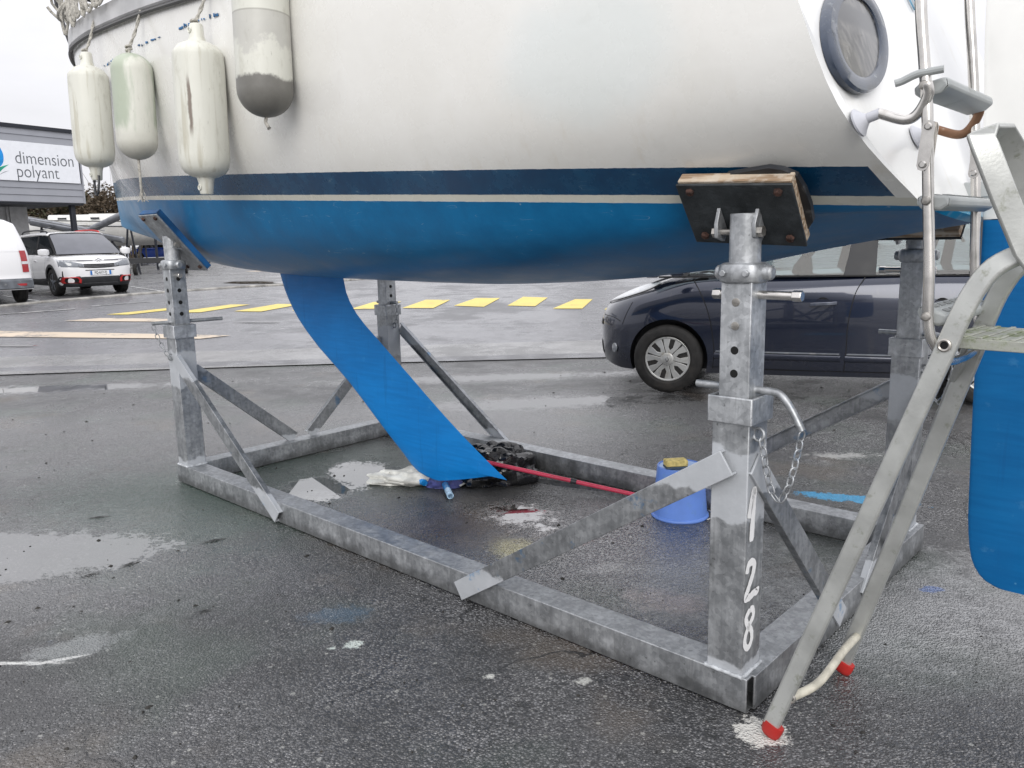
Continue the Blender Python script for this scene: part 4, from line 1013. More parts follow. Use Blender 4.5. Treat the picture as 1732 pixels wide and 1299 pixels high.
# bottom rung, platform step, rivets
a1 = F1.lerp(Vector(r1[1]), .125); a2 = F2.lerp(Vector(r2[1]), .14)
mb = MB(); mb.tube([q_(p) for p in catmull([a1 + dp * .01, a1.lerp(a2, .3) + dp * .025 + Vector((0, 0, -.01)), a1.lerp(a2, .7) + dp * .015 + Vector((0, 0, .01)), a2], 6)], .013, 12); mb.build('rung', simple('cream_rung', (.56, .53, .44), .5, .1, var=.15, vs=20, grime=(.3, .27, .2)), sl_)
for p in (a1 + Vector((.012, 0, .0)), Vector(r1[1]) + Vector((.0, 0, .01))):
    mb = MB(); mb.torus(q_(p) - wr * .0135, wr, .013, .004, 20, 6); rv_ = mb.build('rivet', M_bolt, sl_)
    mb = MB(); mb.lathe([(.011, .0125), (.011, .0132), (0, .0132)], q_(p), -wr, 18); mb.build('rung_hole', M_dk, rv_)
p0 = Vector((1.085, 1.955, 1.222)) + wr * .014; wl_ = .30
mb = MB()
U, Vd = wr, (dp + Vector((0, 0, .0))).normalized()
def stp(u, v, t): return q_(p0 + U * u + Vd * v + Vector((0, 0, t)))
mb.prism([(.0, -.03), (wl_, -.03), (wl_, .34), (.0, .34)], stp, -.016, .010)
for i in range(10): mb.prism([(.004, -.02 + i * .036), (wl_ - .004, -.02 + i * .036), (wl_ - .004, -.008 + i * .036), (.004, -.008 + i * .036)], stp, .010, .0135)
mb.build('platform', M_alg, sl_, bevel=.003)
# folded back legs
for k, (top, bot) in enumerate((((1.235, 2.13, 1.20), (1.560, 3.18, .165)),)):
    mb = MB(); mb.band([q_(top), q_(bot)], .034, .018, wr); mb.build('back_leg', M_al, sl_, bevel=.004)
    mb = MB(); d = (Vector(bot) - Vector(top)).normalized(); mb.band([q_(Vector(bot) - d * .03), q_(Vector(bot) + d * .015)], .042, .026, wr); mb.build('rubber_foot', M_red, sl_, bevel=.006)
# grab hoop of wide flat bar
hp = [(1.33, 1.80, 1.20), (1.262, 1.825, 1.335), (1.184, 1.85, 1.448), (1.120, 1.85, 1.575), (1.072, 1.85, 1.675), (1.066, 1.86, 1.70), (1.085, 1.875, 1.716), (1.150, 1.92, 1.712), (1.215, 1.96, 1.66), (1.29, 2.0, 1.54), (1.36, 2.03, 1.40)]
mb = MB(); mb.band([q_(p) for p in hp], .058, .014, Vector((1, -.10, .25))); mb.build('grab_hoop', M_al, sl_, bevel=.005)
mb = MB(); mb.lathe([(.014, 0), (.014, .006), (.009, .010), (0, .010)], q_((1.21, 1.82, 1.432)) , (-.35, -1, .1), 6); mb.build('hoop_bolt', M_bolt, sl_)

# ------------------------------------------------------------------ things lying under the boat
M_bk = simple('blue_bucket', (.15, .29, .76), .38, var=.08, vs=5, grime=(.16, .30, .62), gs=8)
bk = thing('bucket', 'upturned blue plastic bucket standing inside the cradle', 'bucket', (.895, 4.135, 0))
mb = MB(); mb.lathe([(.118, .0), (.152, .0), (.155, .006), (.152, .014), (.146, .018), (.144, .030), (.124, .272), (.122, .279), (.116, .281), (.114, .274), (.0, .270)], n=48); mb.build('body', M_bk, bk, ang=40)
mb = MB(); mb.lathe([(.111, .2755), (.06, .2752), (.0, .275)], n=40); mb.build('base_disc', simple('pale_blue_base', (.32, .46, .74), .35, var=.08), bk)
mb = MB(); mb.tube(catmull([(.157, 0, .02), (.17, -.03, .012), (.16, -.075, .008), (.12, -.11, .006)], 5), .004, 7); mb.build('bucket_handle', M_ss, bk)
sp = thing('sponge', 'yellow sponge with grey scourer lying on the upturned bucket', 'sponge', (.858, 4.085, .282), math.radians(6))
mb = MB(); mb.box((0, 0, .027), (.118, .068, .034)); mb.build('foam', simple('yellow_foam', (.70, .57, .22), .9, var=.2, vs=40, bump=.6, bs=160), sp, bevel=.007)
mb = MB(); mb.box((0, 0, .005), (.118, .068, .010)); mb.build('scourer', simple('dark_scourer', (.07, .10, .14), .9, bump=.5), sp, bevel=.002)

def crumple(name, mat, loc, size, seed, n=26, amp=.3, folds=5, label=None, cat=None, flat=False):
    rr = random.Random(seed); mb = MB(); R = []
    ph = [(rr.uniform(-1, 1), rr.uniform(-1, 1), rr.uniform(-1, 1), rr.uniform(0, 6), rr.uniform(.5, 1)) for _ in range(9)]
    for i in range(n + 1):
        th = PI * .52 * i / n; ring = []
        for k in range(n * 2):
            a = PI * k / n; d = Vector((math.sin(th) * math.cos(a), math.sin(th) * math.sin(a), math.cos(th)))
            q = 1.
            for j, (x, y, z, p, w) in enumerate(ph):
                t = d.dot(Vector((x, y, z))) * folds * (1 + .45 * j) + p; q += amp * w / (1 + .6 * j) * (abs(math.sin(t)) - .5)
            ring.append((d.x * q * size[0], d.y * q * size[1], max(0, d.z * q * size[2]) + .002))
        R.append(ring)
    mb.loft(R, caps=True); o = mb.build(name, mat, None, ang=28); o.location = loc
    return tag(o, label, cat)
M_bag = simple('black_polythene', (.008, .008, .009), .16, var=.2, bump=.5, bs=26, spec=.7)
b1 = crumple('bin_bag', M_bag, LW(2.40, -.46, 0), (.25, .20, .19), 4, 30, .42, 3.2, 'crumpled shiny black bin bag lying behind the keel tip', 'bag')
M_pap = simple('white_sheet_plastic', (.60, .60, .56), .5, var=.2, vs=12, bump=.4, bs=20)
crumple('plastic_sheet', M_pap, LW(2.72, -.10, 0), (.24, .12, .075), 9, 24, .45, 3.0, 'crumpled white plastic sheet lying at the keel foot beside the puddle', 'plastic sheet')
crumple('packet', simple('purple_print', (.06, .07, .22), .45, var=.4, vs=25), LW(2.50, -.13, .0), (.10, .06, .085), 12, 18, .25, 3., 'small purple and blue printed packet under the keel foot', 'packet')
# masking cloth scrap, roller frame
mb = MB(); rr = random.Random(8); R = []
for i in range(13):
    t = i / 12; p = Vector((-.36, 4.72, .012)).lerp(Vector((-.20, 4.86, .05)), t); w = .028 + .02 * (1 - t) + rr.uniform(-.004, .004); q = Vector((.66, -.75, .3)).normalized()
    R.append([p + q * w * a + Vector((0, 0, rr.uniform(0, .008) + .016 * math.cos(3 * a))) for a in (-1, -.5, 0, .5, 1)])
mb.loft(R, closed=False); rg = mb.build('rag', M_pap, None, solid=.002); tag(rg, 'twisted strip of pale cloth lying between keel tip and paint roller', 'cloth')
ro_ = thing('paint_roller', 'blue paint-covered roller with hollow handle lying at the keel foot', 'paint roller', (-.40, 4.60, .0))
M_rb = simple('wet_blue_paint', (.01, .20, .52), .35, var=.2, vs=30); M_rw = simple('paint_smeared_white', (.30, .44, .58), .45, var=.3, vs=30)
mb = MB(); a = Vector((.025, -.125, .022)); b_ = Vector((-.02, .06, .035)); mb.tube([b_, b_.lerp(a, .5)], .019, 16); mb.build('roller_sleeve', M_rb, ro_)
mb = MB(); d = (a - b_).normalized(); m0 = b_.lerp(a, .5)
u = d.orthogonal().normalized(); w = d.cross(u)
mb.loft([[p + (u * math.cos(2 * PI * k / 16) + w * math.sin(2 * PI * k / 16)) * r_ for k in range(16)] for p, r_ in ((m0, .017), (m0 + d * .002, .020), (a, .020), (a, .014), (a - d * .04, .014), (a - d * .04, .0005))]); mb.build('handle', M_rw, ro_)
mb = MB(); mb.tube(catmull([b_, b_ + Vector((-.02, .08, .0)), b_ + Vector((-.10, .10, -.005)), b_ + Vector((-.12, .03, -.01))], 5), .005, 8); mb.tube([b_ + Vector((-.13, .045, 0)), b_ + Vector((-.19, .115, 0))], .02, 12); mb.build('frame', M_rb, ro_)
pl_ = thing('broom_handle', 'long thin red pole lying from the black bag to the bucket', 'pole', LW(1.75, -.5, 0))
A_p, B_p = LW(2.30, -.27, .165) - LW(1.75, -.5, 0), LW(1.36, -.69, .016) - LW(1.75, -.5, 0)
mb = MB(); mb.tube([A_p, B_p], .0125, 12); mb.build('shaft', simple('red_plastic_coat', (.50, .040, .085), .4, var=.12, vs=9, grime=(.35, .12, .12), gs=14), pl_)
mb = MB(); m0 = A_p.lerp(B_p, .55); d = (B_p - A_p).normalized(); mb.tube([m0 - d * .015, m0 + d * .02], .0155, 12); mb.build('joint_collar', M_rub, pl_)
# ------------------------------------------------------------------ vehicles
def paint(name, c, metal=.0, rough=.22, flake=0., dirt=.1):
    m, nt, b = new_mat(name); g = G(nt); v = g.obj(); n1 = g.noise(v, 2.5, 5); z = g.sep(v)[2]
    dm = g.math('MULTIPLY', g.smooth(g.math('ADD', z, g.math('MULTIPLY', n1, .5)), .75, .25), dirt)
    drips = g.math('MULTIPLY', g.smooth(g.noise(g.mapv(v, (22, 22, 1.2)), 1., 3), .62, .68), dirt * .5)
    cc = g.mix(g.math('ADD', dm, drips, clamp=True), c, (.10, .095, .085))
    nt.links.new(cc, b.inputs['Base Color']); b.inputs['Metallic'].default_value = metal
    nt.links.new(g.math('ADD', g.math('MULTIPLY', dm, .8), rough), b.inputs['Roughness'])
    b.inputs['Coat Weight'].default_value = .9; b.inputs['Coat Roughness'].default_value = .03
    return m
def glass_mat(name, tint, alpha_t):
    m, nt, b = new_mat(name); g = G(nt)
    nt.nodes.remove(b); out = [n for n in nt.nodes if n.type == 'OUTPUT_MATERIAL'][0]
    tr = g.n('ShaderNodeBsdfTransparent'); tr.inputs[0].default_value = (*tint, 1)
    gl = g.n('ShaderNodeBsdfGlossy'); gl.inputs['Roughness'].default_value = .02; gl.inputs[0].default_value = (1, 1, 1, 1)
    fr = g.n('ShaderNodeFresnel'); fr.inputs[0].default_value = 1.42
    mx = g.n('ShaderNodeMixShader'); g.l(fr.outputs[0], mx.inputs[0]); g.l(tr.outputs[0], mx.inputs[1]); g.l(gl.outputs[0], mx.inputs[2]); g.l(mx.outputs[0], out.inputs[0])
    return m
M_glass = glass_mat('car_glass', (.52, .60, .61), 1); M_glassd = simple('dark_car_glass', (.012, .015, .018), .05, spec=.9)
M_glassw = simple('windscreen_glass', (.10, .105, .125), .06, var=.1, vs=2, spec=.9)
M_tyre = simple('tyre_rubber', (.022, .021, .020), .75, var=.3, vs=14, bump=.3, bs=60, grime=(.05, .045, .04))
M_hub = simple('silver_hubcap', (.52, .52, .50), .32, .55, var=.08, grime=(.36, .34, .30), gs=9)
M_clad = simple('dark_cladding', (.022, .023, .026), .55, var=.2); M_trimg = simple('grey_trim', (.10, .11, .125), .45, var=.2, grime=(.22, .22, .22), gs=14)
M_chrome = simple('chrome', (.60, .60, .62), .15, 1.0, var=.05); M_seam = simple('seam_black', (.004, .004, .005), .7)
def lamp_mat(name, c, r=.08):
    m, nt, b = new_mat(name); g = G(nt); v = g.obj(); n1 = g.noise(v, 22, 2); 
    nt.links.new(g.mix(n1, tuple(q * .55 for q in c), c), b.inputs['Base Color']); b.inputs['Roughness'].default_value = r; b.inputs['Coat Weight'].default_value = 1.; return m
M_lens = lamp_mat('headlamp_lens', (.80, .82, .84)); M_lensd = lamp_mat('dark_headlamp', (.25, .27, .30)); M_tail = lamp_mat('red_tail_lens', (.45, .012, .018)); M_seat = simple('seat_cloth', (.035, .035, .037), .9, var=.2)
M_int = simple('car_interior', (.02, .02, .021), .8)

M_hndl = paint('handle_blue_highlit', (.10, .11, .14), .5, .22, dirt=.1)  # body blue lightened so the handles' highlights sit in the colour
class Car:
    """lofted car body. axes: x forward from the front axle, y left, z up. P = parameter dict"""
    def __init__(s, **P): s.__dict__.update(P)
    def lerp(s, tab, x): xs, ys = zip(*tab); return pchip(xs, ys, x)
    def xf(s, z): return s.lerp(s.nose, z)
    def xr(s, z): return s.lerp(s.tail, z)
    def yside(s, x, z, zt=None):
        zt = s.lerp(s.top, x) if zt is None else zt
        y = s.W * s.lerp(s.sec, z)
        d = s.xf(z) - x
        if d < s.rf: y *= max(0, 1 - ((s.rf - max(0, d)) / s.rf) ** s.nf) ** (1 / s.nf)
        d = x - s.xr(z)
        if d < s.rr: y *= max(0, 1 - ((s.rr - max(0, d)) / s.rr) ** s.nr) ** (1 / s.nr)
        q = (zt - z) / s.shoulder
        if q < 1: y *= (1 - s.sh) + s.sh * math.sqrt(max(0, 1 - (1 - max(0, q)) ** 2))
        return y
    def xfront(s, y, z):
        lo, hi = s.xf(z) - s.rf, s.xf(z)
        for _ in range(30):
            m = (lo + hi) / 2
            if s.yside(m, z, z + 1) > abs(y): lo = m
            else: hi = m
        return lo
    def xback(s, y, z):
        lo, hi = s.xr(z), s.xr(z) + s.rr
        for _ in range(30):
            m = (lo + hi) / 2
            if s.yside(m, z, z + 1) > abs(y): hi = m
            else: lo = m
        return hi
    def body(s, mat, parent, name='body'):
        taus = []
        for i in range(81):
            t = i / 80; taus.append(.5 - .5 * math.cos(PI * t) if True else t)
        NV = 16; X0 = s.tail[len(s.tail) // 2][1]; X1 = max(a[1] for a in s.nose)
        R = []
        for t in taus:
            xn = X0 + (X1 - X0) * t; zt = s.lerp(s.top, xn); zb = s.lerp(s.bot, xn); ring = []
            for j in range(NV + 1):
                v = j / NV; v = v ** .9; z = zb + (zt - zb) * v; x = s.xr(z) + (s.xf(z) - s.xr(z)) * t
                ring.append((x, s.yside(x, z, zt), z))
            lx, ly, lz = ring[-1]
            for q in (.8, .5, .2): ring.append((lx, ly * q, lz + s.crown * (1 - q * q)))
            full = ring + [(x, -y, z) for x, y, z in reversed(ring)]
            R.append(full)
        mb = MB(); mb.loft(R, caps=True); o = mb.build(name, [mat, M_clad], parent, ang=42)
        me = o.data
        if s.arch:
            bpy.context.view_layer.update()
            for wx in s.arch_x:
                for sg in (1, -1):
                    cb = MB(); cb.cyl((0, s.W - .30, 0), (0, s.W + .25, 0), s.arch, 40, mi=1)
                    c = cb.build('cut', [mat, M_clad]); c.location = (wx, 0, s.arch_z) if sg > 0 else (wx, 0, s.arch_z); 
                    if sg < 0: c.rotation_euler = (0, 0, PI)
                    bmd = o.modifiers.new('b', 'BOOLEAN'); bmd.object = c; bmd.operation = 'DIFFERENCE'; bmd.solver = 'EXACT'
                    c.parent = None; 
                    # evaluate in body space
                    c.parent = parent; bpy.context.view_layer.update()
                    dg = bpy.context.evaluated_depsgraph_get(); nm = bpy.data.meshes.new_from_object(o.evaluated_get(dg))
                    o.modifiers.clear(); o.data = nm; bpy.data.objects.remove(c)
            o.data.set_sharp_from_angle(angle=math.radians(38))
        return o
    # greenhouse side surface
    def yg(s, x, z):
        x_ = min(max(x, s.xr(s.belt) + .02), s.xf(s.belt) - .05)
        yb = s.W * s.lerp(s.sec, s.belt) * .965; yt = s.W * s.roofw
        t = (z - s.belt) / (s.roofz - s.belt); return yb + (yt - yb) * (t if t < 0 else (t * .75 + .25 * t * t))
    def panel(s, name, poly, mat, parent, off=0., th=.02, sides=(1, -1), **kw):
        for sg in sides:
            mb = MB()
            if th > .005: mb.prism(poly, lambda u, v, t: (u, sg * (s.yg(u, v) + t), v), off - th, off)
            else: mb.add([(u, sg * (s.yg(u, v) + off), v) for u, v in poly], [tuple(range(len(poly)))])
            mb.build(name, mat, parent, smooth=False, **kw)
    def seam(s, pts, parent, sides=(1, -1), w=.007, mat=None, name='door_seam', off=.0015):
        C_ = catmull([(a, 0, b) for a, b in pts], 6)
        for sg in sides:
            mb = MB(); R = []
            for i, p in enumerate(C_):
                a = C_[max(0, i - 1)]; b = C_[min(len(C_) - 1, i + 1)]; d = (b - a).normalized(); q = Vector((-d.z, 0, d.x)) * w / 2
                A = p + q; B = p - q
                R.append([(A.x, sg * (s.yside(A.x, A.z) + off), A.z), (B.x, sg * (s.yside(B.x, B.z) + off), B.z)])
            mb.loft(R, closed=False); mb.build(name, mat or M_seam, parent)
    def patch(s, name, poly, mat, parent, off=.006, sides=(1, -1), n=10):
        """a raised patch on the body side, poly in (x, z) given as two rails [(x,z)...] of equal length"""
        lo, hi = poly
        for sg in sides:
            R = []
            for a, b in zip(catmull([(u, 0, v) for u, v in lo], 4), catmull([(u, 0, v) for u, v in hi], 4)):
                row = []
                for k in range(n + 1):
                    p = a.lerp(b, k / n); e = math.sin(PI * k / n) ** .4 if 0 < k < n else 0
                    x = min(p.x, s.xf(p.z) - .004)
                    row.append((x + off * e * .7, sg * (s.yside(x, p.z) + off * e), p.z))
                R.append(row)
            mb = MB(); mb.loft(R, closed=False); mb.build(name, mat, parent, ang=60)
    def fpatch(s, name, ys_, zlo, zhi, mat, parent, off=.006, n=6, back=False, mi=None):
        """patch on the nose: ys_ list of y; zlo/zhi functions or values"""
        R = []
        for y in ys_:
            row = []
            a = zlo(y) if callable(zlo) else zlo; b = zhi(y) if callable(zhi) else zhi
            for k in range(n + 1):
                z = a + (b - a) * k / n; e = off if 0 < k < n else off * .3
                x = s.xback(y, z) - e if back else s.xfront(y, z) + e
                row.append((x, y, z))
            R.append(row)
        mb = MB(); mb.loft(R, closed=False); return mb.build(name, mat, parent, ang=60)
def rng(a, b, n): return [a + (b - a) * i / n for i in range(n + 1)]

def wheel(parent, x, y, r, w, sg, style, rimr):
    W_ = thing('wheel', None, None, (x, y, r)); W_.parent = parent
    mb = MB(); h = w / 2
    prof = [(rimr, -h * .80), (rimr + .02, -h * .98), (r - .05, -h), (r - .018, -h * .90), (r - .004, -h * .72), (r, -h * .45)]
    prof += [(r, -.032), (r - .008, -.030), (r - .008, -.022), (r, -.020), (r, .020), (r - .008, .022), (r - .008, .030), (r, .032)]
    prof += [(q, -t) for q, t in reversed(prof[:6])]
    mb.lathe(prof, (0, 0, 0), (0, 1, 0), 56); mb.build('tyre', M_tyre, W_, ang=35)
    f = sg * h * .80
    mb = MB(); mb.lathe([(rimr, -f), (rimr + .004, f * .9), (rimr - .006, f * 1.04), (rimr - .018, f * .98), (rimr - .03, f * .70), (.0, f * .5)], (0, 0, 0), (0, 1, 0), 48, mi=0)
    mats = [M_clad, M_hub] if style != 'alloy' else [M_clad, M_trimg]
    K = 6 if style == 'cap' else 5
    ringo = [(rimr + .003, f * .9), (rimr - .004, f * 1.06), (rimr - .020, f * 1.02), (rimr - .026, f * .86)]
    mb.lathe(ringo, (0, 0, 0), (0, 1, 0), 48, mi=1)
    for k in range(K):
        a = 2 * PI * k / K + .26; u = Vector((math.cos(a), 0, math.sin(a))); v = Vector((-math.sin(a), 0, math.cos(a)))
        if style == 'cap':                                                         # paired fingers that splay to the rim
            for q in (1, -1):
                P = [u * .03 + v * q * .003, u * .03 + v * q * .05, u * (rimr * .52) + v * q * .040, u * (rimr - .01) + v * q * .090, u * (rimr - .01) + v * q * .010, u * (rimr * .6) + v * q * .003]
                n_ = len(P); V = [p + Vector((0, f * (1.16 - .16 * p.length / rimr), 0)) for p in P] + [p + Vector((0, f * .55, 0)) for p in P]
                mb.add(V, [tuple(range(n_)), tuple(range(n_, 2 * n_))[::-1]] + [(i, (i + 1) % n_, (i + 1) % n_ + n_, i + n_) for i in range(n_)], 1)
        else:
            mb.bar(u * .03 + Vector((0, f * 1.02, 0)), u * (rimr - .01) + Vector((0, f * .98, 0)), .05, .02, v, 1)
    mb.lathe([(.062, f * .7), (.062, f * 1.16), (.050, f * 1.24), (0, f * 1.27)], (0, 0, 0), (0, 1, 0), 28, mi=1)
    rim = mb.build('rim', mats, W_, ang=40, bevel=.003)
    if style == 'cap':
        mb = MB(); yy = f * 1.285; R = [[(c * a * .62, yy, sn * a) for c, sn in ((0, 1), (1, 0), (0, -1), (-1, 0))] for a in (.030, .017)]
        mb.loft(R); mb.build('hub_emblem', simple('emblem_grey', (.22, .22, .22), .3, .5), W_, solid=.002)
    return W_

# ---- dark blue family car parked beyond the cradle
M_navy = paint('dark_blue_metallic', (.013, .018, .037), .4, .22, dirt=.22)
def wp_(w, h_deg): return math.radians(h_deg)
car = thing('parked_car', 'dark blue family car parked behind the stern of the boat', 'car', (1.79, 8.36, 0), math.radians(160))
A = Car(W=.905, nose=[(.15, .74), (.3, .785), (.45, .80), (.60, .80), (.74, .76), (.86, .68), (.96, .55), (1.08, .40), (1.14, .2), (1.3, .1)], tail=[(.15, -3.36), (.4, -3.46), (.7, -3.46), (.95, -3.42), (1.3, -3.36)],
        top=[(-3.5, 1.13), (-2.2, 1.135), (-.6, 1.10), (-.15, 1.105), (.1, 1.085), (.35, 1.03), (.52, .965), (.66, .885), (.80, .78)],
        bot=[(-3.5, .32), (-3.0, .24), (-.6, .20), (.5, .20), (.80, .27)], sec=[(.15, .90), (.25, .955), (.40, .985), (.55, .992), (.75, 1.0), (.88, .995), (1.0, .965), (1.1, .935), (1.25, .91)],
        rf=.82, nf=2.35, rr=.5, nr=2.6, shoulder=.10, sh=.14, crown=.03, arch=.375, arch_x=(0, -2.70), arch_z=.335, belt=1.105, roofz=1.66, roofw=.70)
bd = A.body(M_navy, car)
for wx in (0, -2.70):
    for sg in (1, -1): wheel(car, wx, sg * .80, .327, .20, sg, 'cap', .215)
# roof, pillars, glass
def roof(s, parent, mat, x0, x1, zf, name='roof', ncr=.03):
    mb = MB(); R = []
    for i in range(21):
        x = x0 + (x1 - x0) * i / 20; z = zf(x); yy = s.yg(x, z - .05) + .004
        R.append([(x, yy, z - .055), (x, yy * .985, z - .02), (x, yy * .93, z), (x, yy * .6, z + ncr * .7), (x, 0, z + ncr), (x, -yy * .6, z + ncr * .7), (x, -yy * .93, z), (x, -yy * .985, z - .02), (x, -yy, z - .055)])
    mb.loft(R, closed=False); return mb.build(name, mat, parent, ang=60, solid=-.02)
rf_ = lambda x: 1.645 - .030 * ((x + 1.6) / 1.4) ** 2 - (.10 * max(0, (-2.6 - x)) if x < -2.6 else 0)
roof(A, car, M_navy, -3.15, -.55, rf_)
A.panel('front_pillar', [(.22, 1.095), (.12, 1.095), (-.62, 1.56), (-.50, 1.59)], M_navy, car); A.panel('quarter_pillar', [(-.10, 1.10), (-.16, 1.10), (-.36, 1.38), (-.32, 1.42)], M_clad, car)
A.panel('door_pillar', [(-1.52, 1.10), (-1.78, 1.10), (-1.80, 1.60), (-1.62, 1.60)], M_clad, car); A.panel('rear_pillar', [(-2.50, 1.11), (-2.60, 1.11), (-2.63, 1.58), (-2.54, 1.58)], M_clad, car)
A.panel('tail_pillar', [(-3.05, 1.11), (-3.40, 1.11), (-3.22, 1.55), (-3.08, 1.57)], M_navy, car)
A.panel('side_window', [(-.12, 1.105), (-1.58, 1.105), (-1.66, 1.59), (-.60, 1.57)], M_glass, car, -.006, .003); A.panel('side_window', [(-1.72, 1.105), (-2.54, 1.105), (-2.57, 1.58), (-1.76, 1.59)], M_glass, car, -.006, .003)
A.panel('side_window', [(-2.57, 1.11), (-3.12, 1.11), (-3.10, 1.55), (-2.60, 1.58)], M_glass, car, -.006, .003)
A.panel('window_rubber', [(.1, 1.092), (-3.3, 1.105), (-3.3, 1.116), (.1, 1.108)], M_seam, car, .004, .012)
def sheet(name, rows, mat, parent): 
    mb = MB(); mb.loft(rows, closed=False); return mb.build(name, mat, parent, ang=60)
sheet('windscreen', [[(.20 + .10 * (1 - q * q) - .78 * t, q * (A.yg(.1, 1.105) - .03 - .12 * t), 1.105 + .50 * t) for q in rng(-1, 1, 10)] for t in rng(0, 1, 6)], M_glass, car)
sheet('rear_window', [[(-3.38 - .04 * (1 - q * q) + .22 * t, q * (.80 - .12 * t), 1.13 + .44 * t) for q in rng(-1, 1, 8)] for t in rng(0, 1, 4)], M_glass, car)
for x in (-1.0, -2.0):
    for y in (.38, -.38):
        mb = MB(); R = []
        for z, hw, d in ((.45, .24, .10), (.80, .25, .11), (1.15, .22, .09), (1.24, .13, .05), (1.26, .10, .04), (1.30, .14, .06), (1.43, .13, .06), (1.47, .08, .03)):
            xx = x - (z - .5) * .28; R.append([(xx + d * c, y + hw * sn, z) for c, sn in ((math.cos(2 * PI * k / 14), math.sin(2 * PI * k / 14)) for k in range(14))])
        mb.loft(R, caps=True); mb.build('seat', M_seat, car)
mb = MB(); mb.prism([(-.05, .70), (-.05, 1.04), (-.34, 1.10), (-.42, 1.02), (-.42, .7)], lambda u, v, t: (u, t, v), -.78, .78); mb.build('dashboard', M_int, car)
mb = MB(); mb.torus((-.55, .38, 1.10), (1, 0, .45), .18, .014, 28, 8); mb.build('steering_wheel', M_int, car)
# nose: headlamp, lip, fog lamp, flank details
A.patch('headlamp', ([(.74, .80), (.62, .85), (.43, .91), (.22, .98), (.10, 1.04)], [(.68, .83), (.56, .90), (.40, .97), (.24, 1.025), (.08, 1.055)]), M_lens, car, .008)
A.patch('headlamp_surround', ([(.755, .787), (.625, .838), (.43, .898), (.21, .968), (.08, 1.032)], [(.74, .797), (.62, .847), (.43, .907), (.22, .977), (.10, 1.037)]), M_seam, car, .004, n=4)
A.seam([(.80, .70), (.66, .705), (.56, .70), (.48, .67)], car, w=.006); A.seam([(.46, .64), (.42, .74), (.36, .86)], car, w=.005)
A.seam([(-.42, .25), (-.43, .45), (-.38, .75), (-.30, .95), (-.22, 1.09)], car, w=.008); A.seam([(-1.56, .25), (-1.57, .45), (-1.575, .70), (-1.62, .95), (-1.70, 1.10)], car, w=.008)
A.seam([(-2.33, .60), (-2.45, .85), (-2.52, 1.10)], car, w=.008); A.seam([(-.42, .265), (-1.0, .255), (-2.0, .26)], car, w=.008)
A.patch('side_moulding', ([(-.44, .345), (-.9, .345), (-1.53, .345)], [(-.44, .405), (-.9, .405), (-1.53, .405)]), M_navy, car, .014); A.patch('side_moulding', ([(-1.57, .345), (-1.9, .345), (-2.27, .345)], [(-1.57, .405), (-1.9, .405), (-2.27, .405)]), M_navy, car, .014)
A.patch('moulding_splash', ([(-.45, .405), (-.9, .405), (-1.52, .405)], [(-.45, .424), (-.9, .424), (-1.52, .424)]), M_trimg, car, .008, n=4); A.patch('moulding_splash', ([(-1.58, .405), (-1.9, .405), (-2.26, .405)], [(-1.58, .424), (-1.9, .424), (-2.26, .424)]), M_trimg, car, .008, n=4)
for hx in (-1.36, -2.30):
    for sg in (1, -1):
        mb = MB(); mb.lathe([(.062, .0), (.060, .003), (.05, -.006), (.0, -.02)], (hx, sg * (A.yside(hx, .86) - .004), .86), (0, sg, 0), 26); mb.build('handle_recess', M_seam, car)
        mb = MB(); mb.band(catmull([(hx + .105, sg * (A.yside(hx, .86) + .008), .855), (hx + .05, sg * (A.yside(hx, .86) + .032), .863), (hx - .05, sg * (A.yside(hx, .86) + .034), .868), (hx - .115, sg * (A.yside(hx, .86) + .012), .872)], 4), .030, .016, (0, 0, 1)); mb.build('door_handle', M_hndl, car, bevel=.005)
for sg in (1, -1):
    mb = MB(); R = [[(-.10 + dx * k, sg * (.94 + .10 + dy * k * .6), 1.18 + h) for dx, dy in ((math.cos(2 * PI * i / 14) * .07, math.sin(2 * PI * i / 14) * .17) for i in range(14))] for h, k in ((-.06, .5), (-.05, .85), (0, 1), (.06, .95), (.09, .5))]
    mb.loft(R, caps=True); mb.build('mirror', M_navy, car)
    z = .40; mb = MB(); yq = .70; mb.lathe([(.05, 0), (.045, .012), (.0, .018)], (A.xfront(yq, z) - .004, sg * yq, z), (.8, sg * .6, 0), 20); mb.build('fog_lamp', M_lensd, car)
A.fpatch('grille', rng(-.42, .42, 12), .30, .44, M_clad, car); A.fpatch('upper_grille', rng(-.45, .45, 12), .60, .66, M_clad, car)

# ---- white crossover facing the road
M_whc = paint('white_car_paint', (.78, .78, .79), 0., .25, dirt=.06); M_redt = simple('red_trim', (.42, .02, .02), .4)
hd = math.atan2(-.69, .724)
suv = thing('parked_car', 'white crossover car with red roof rails and red bumper inserts', 'car', (-11.40, 21.85, .245), hd)
Bc = Car(W=.925, nose=[(.2, .80), (.35, .86), (.5, .875), (.7, .87), (.85, .84), (.95, .78), (1.02, .68), (1.1, .4), (1.25, .2)], tail=[(.2, -3.45), (.5, -3.56), (.8, -3.56), (1.05, -3.5), (1.3, -3.45)],
        top=[(-3.6, 1.10), (-1, 1.10), (-.25, 1.10), (.1, 1.08), (.4, 1.045), (.65, .995), (.8, .94), (.88, .88)],
        bot=[(-3.6, .40), (-3.0, .28), (-.6, .25), (.5, .25), (.88, .30)], sec=[(.2, .90), (.35, .96), (.5, .985), (.7, 1.0), (.9, .995), (1.02, .97), (1.1, .93), (1.25, .91)],
        rf=.55, nf=2.9, rr=.5, nr=2.8, shoulder=.09, sh=.12, crown=.04, arch=.40, arch_x=(0, -2.73), arch_z=.37, belt=1.09, roofz=1.67, roofw=.70)
Bc.body(M_whc, suv)
for wx in (0, -2.73):
    for sg in (1, -1): wheel(suv, wx, sg * .80, .36, .23, sg, 'alloy', .235)
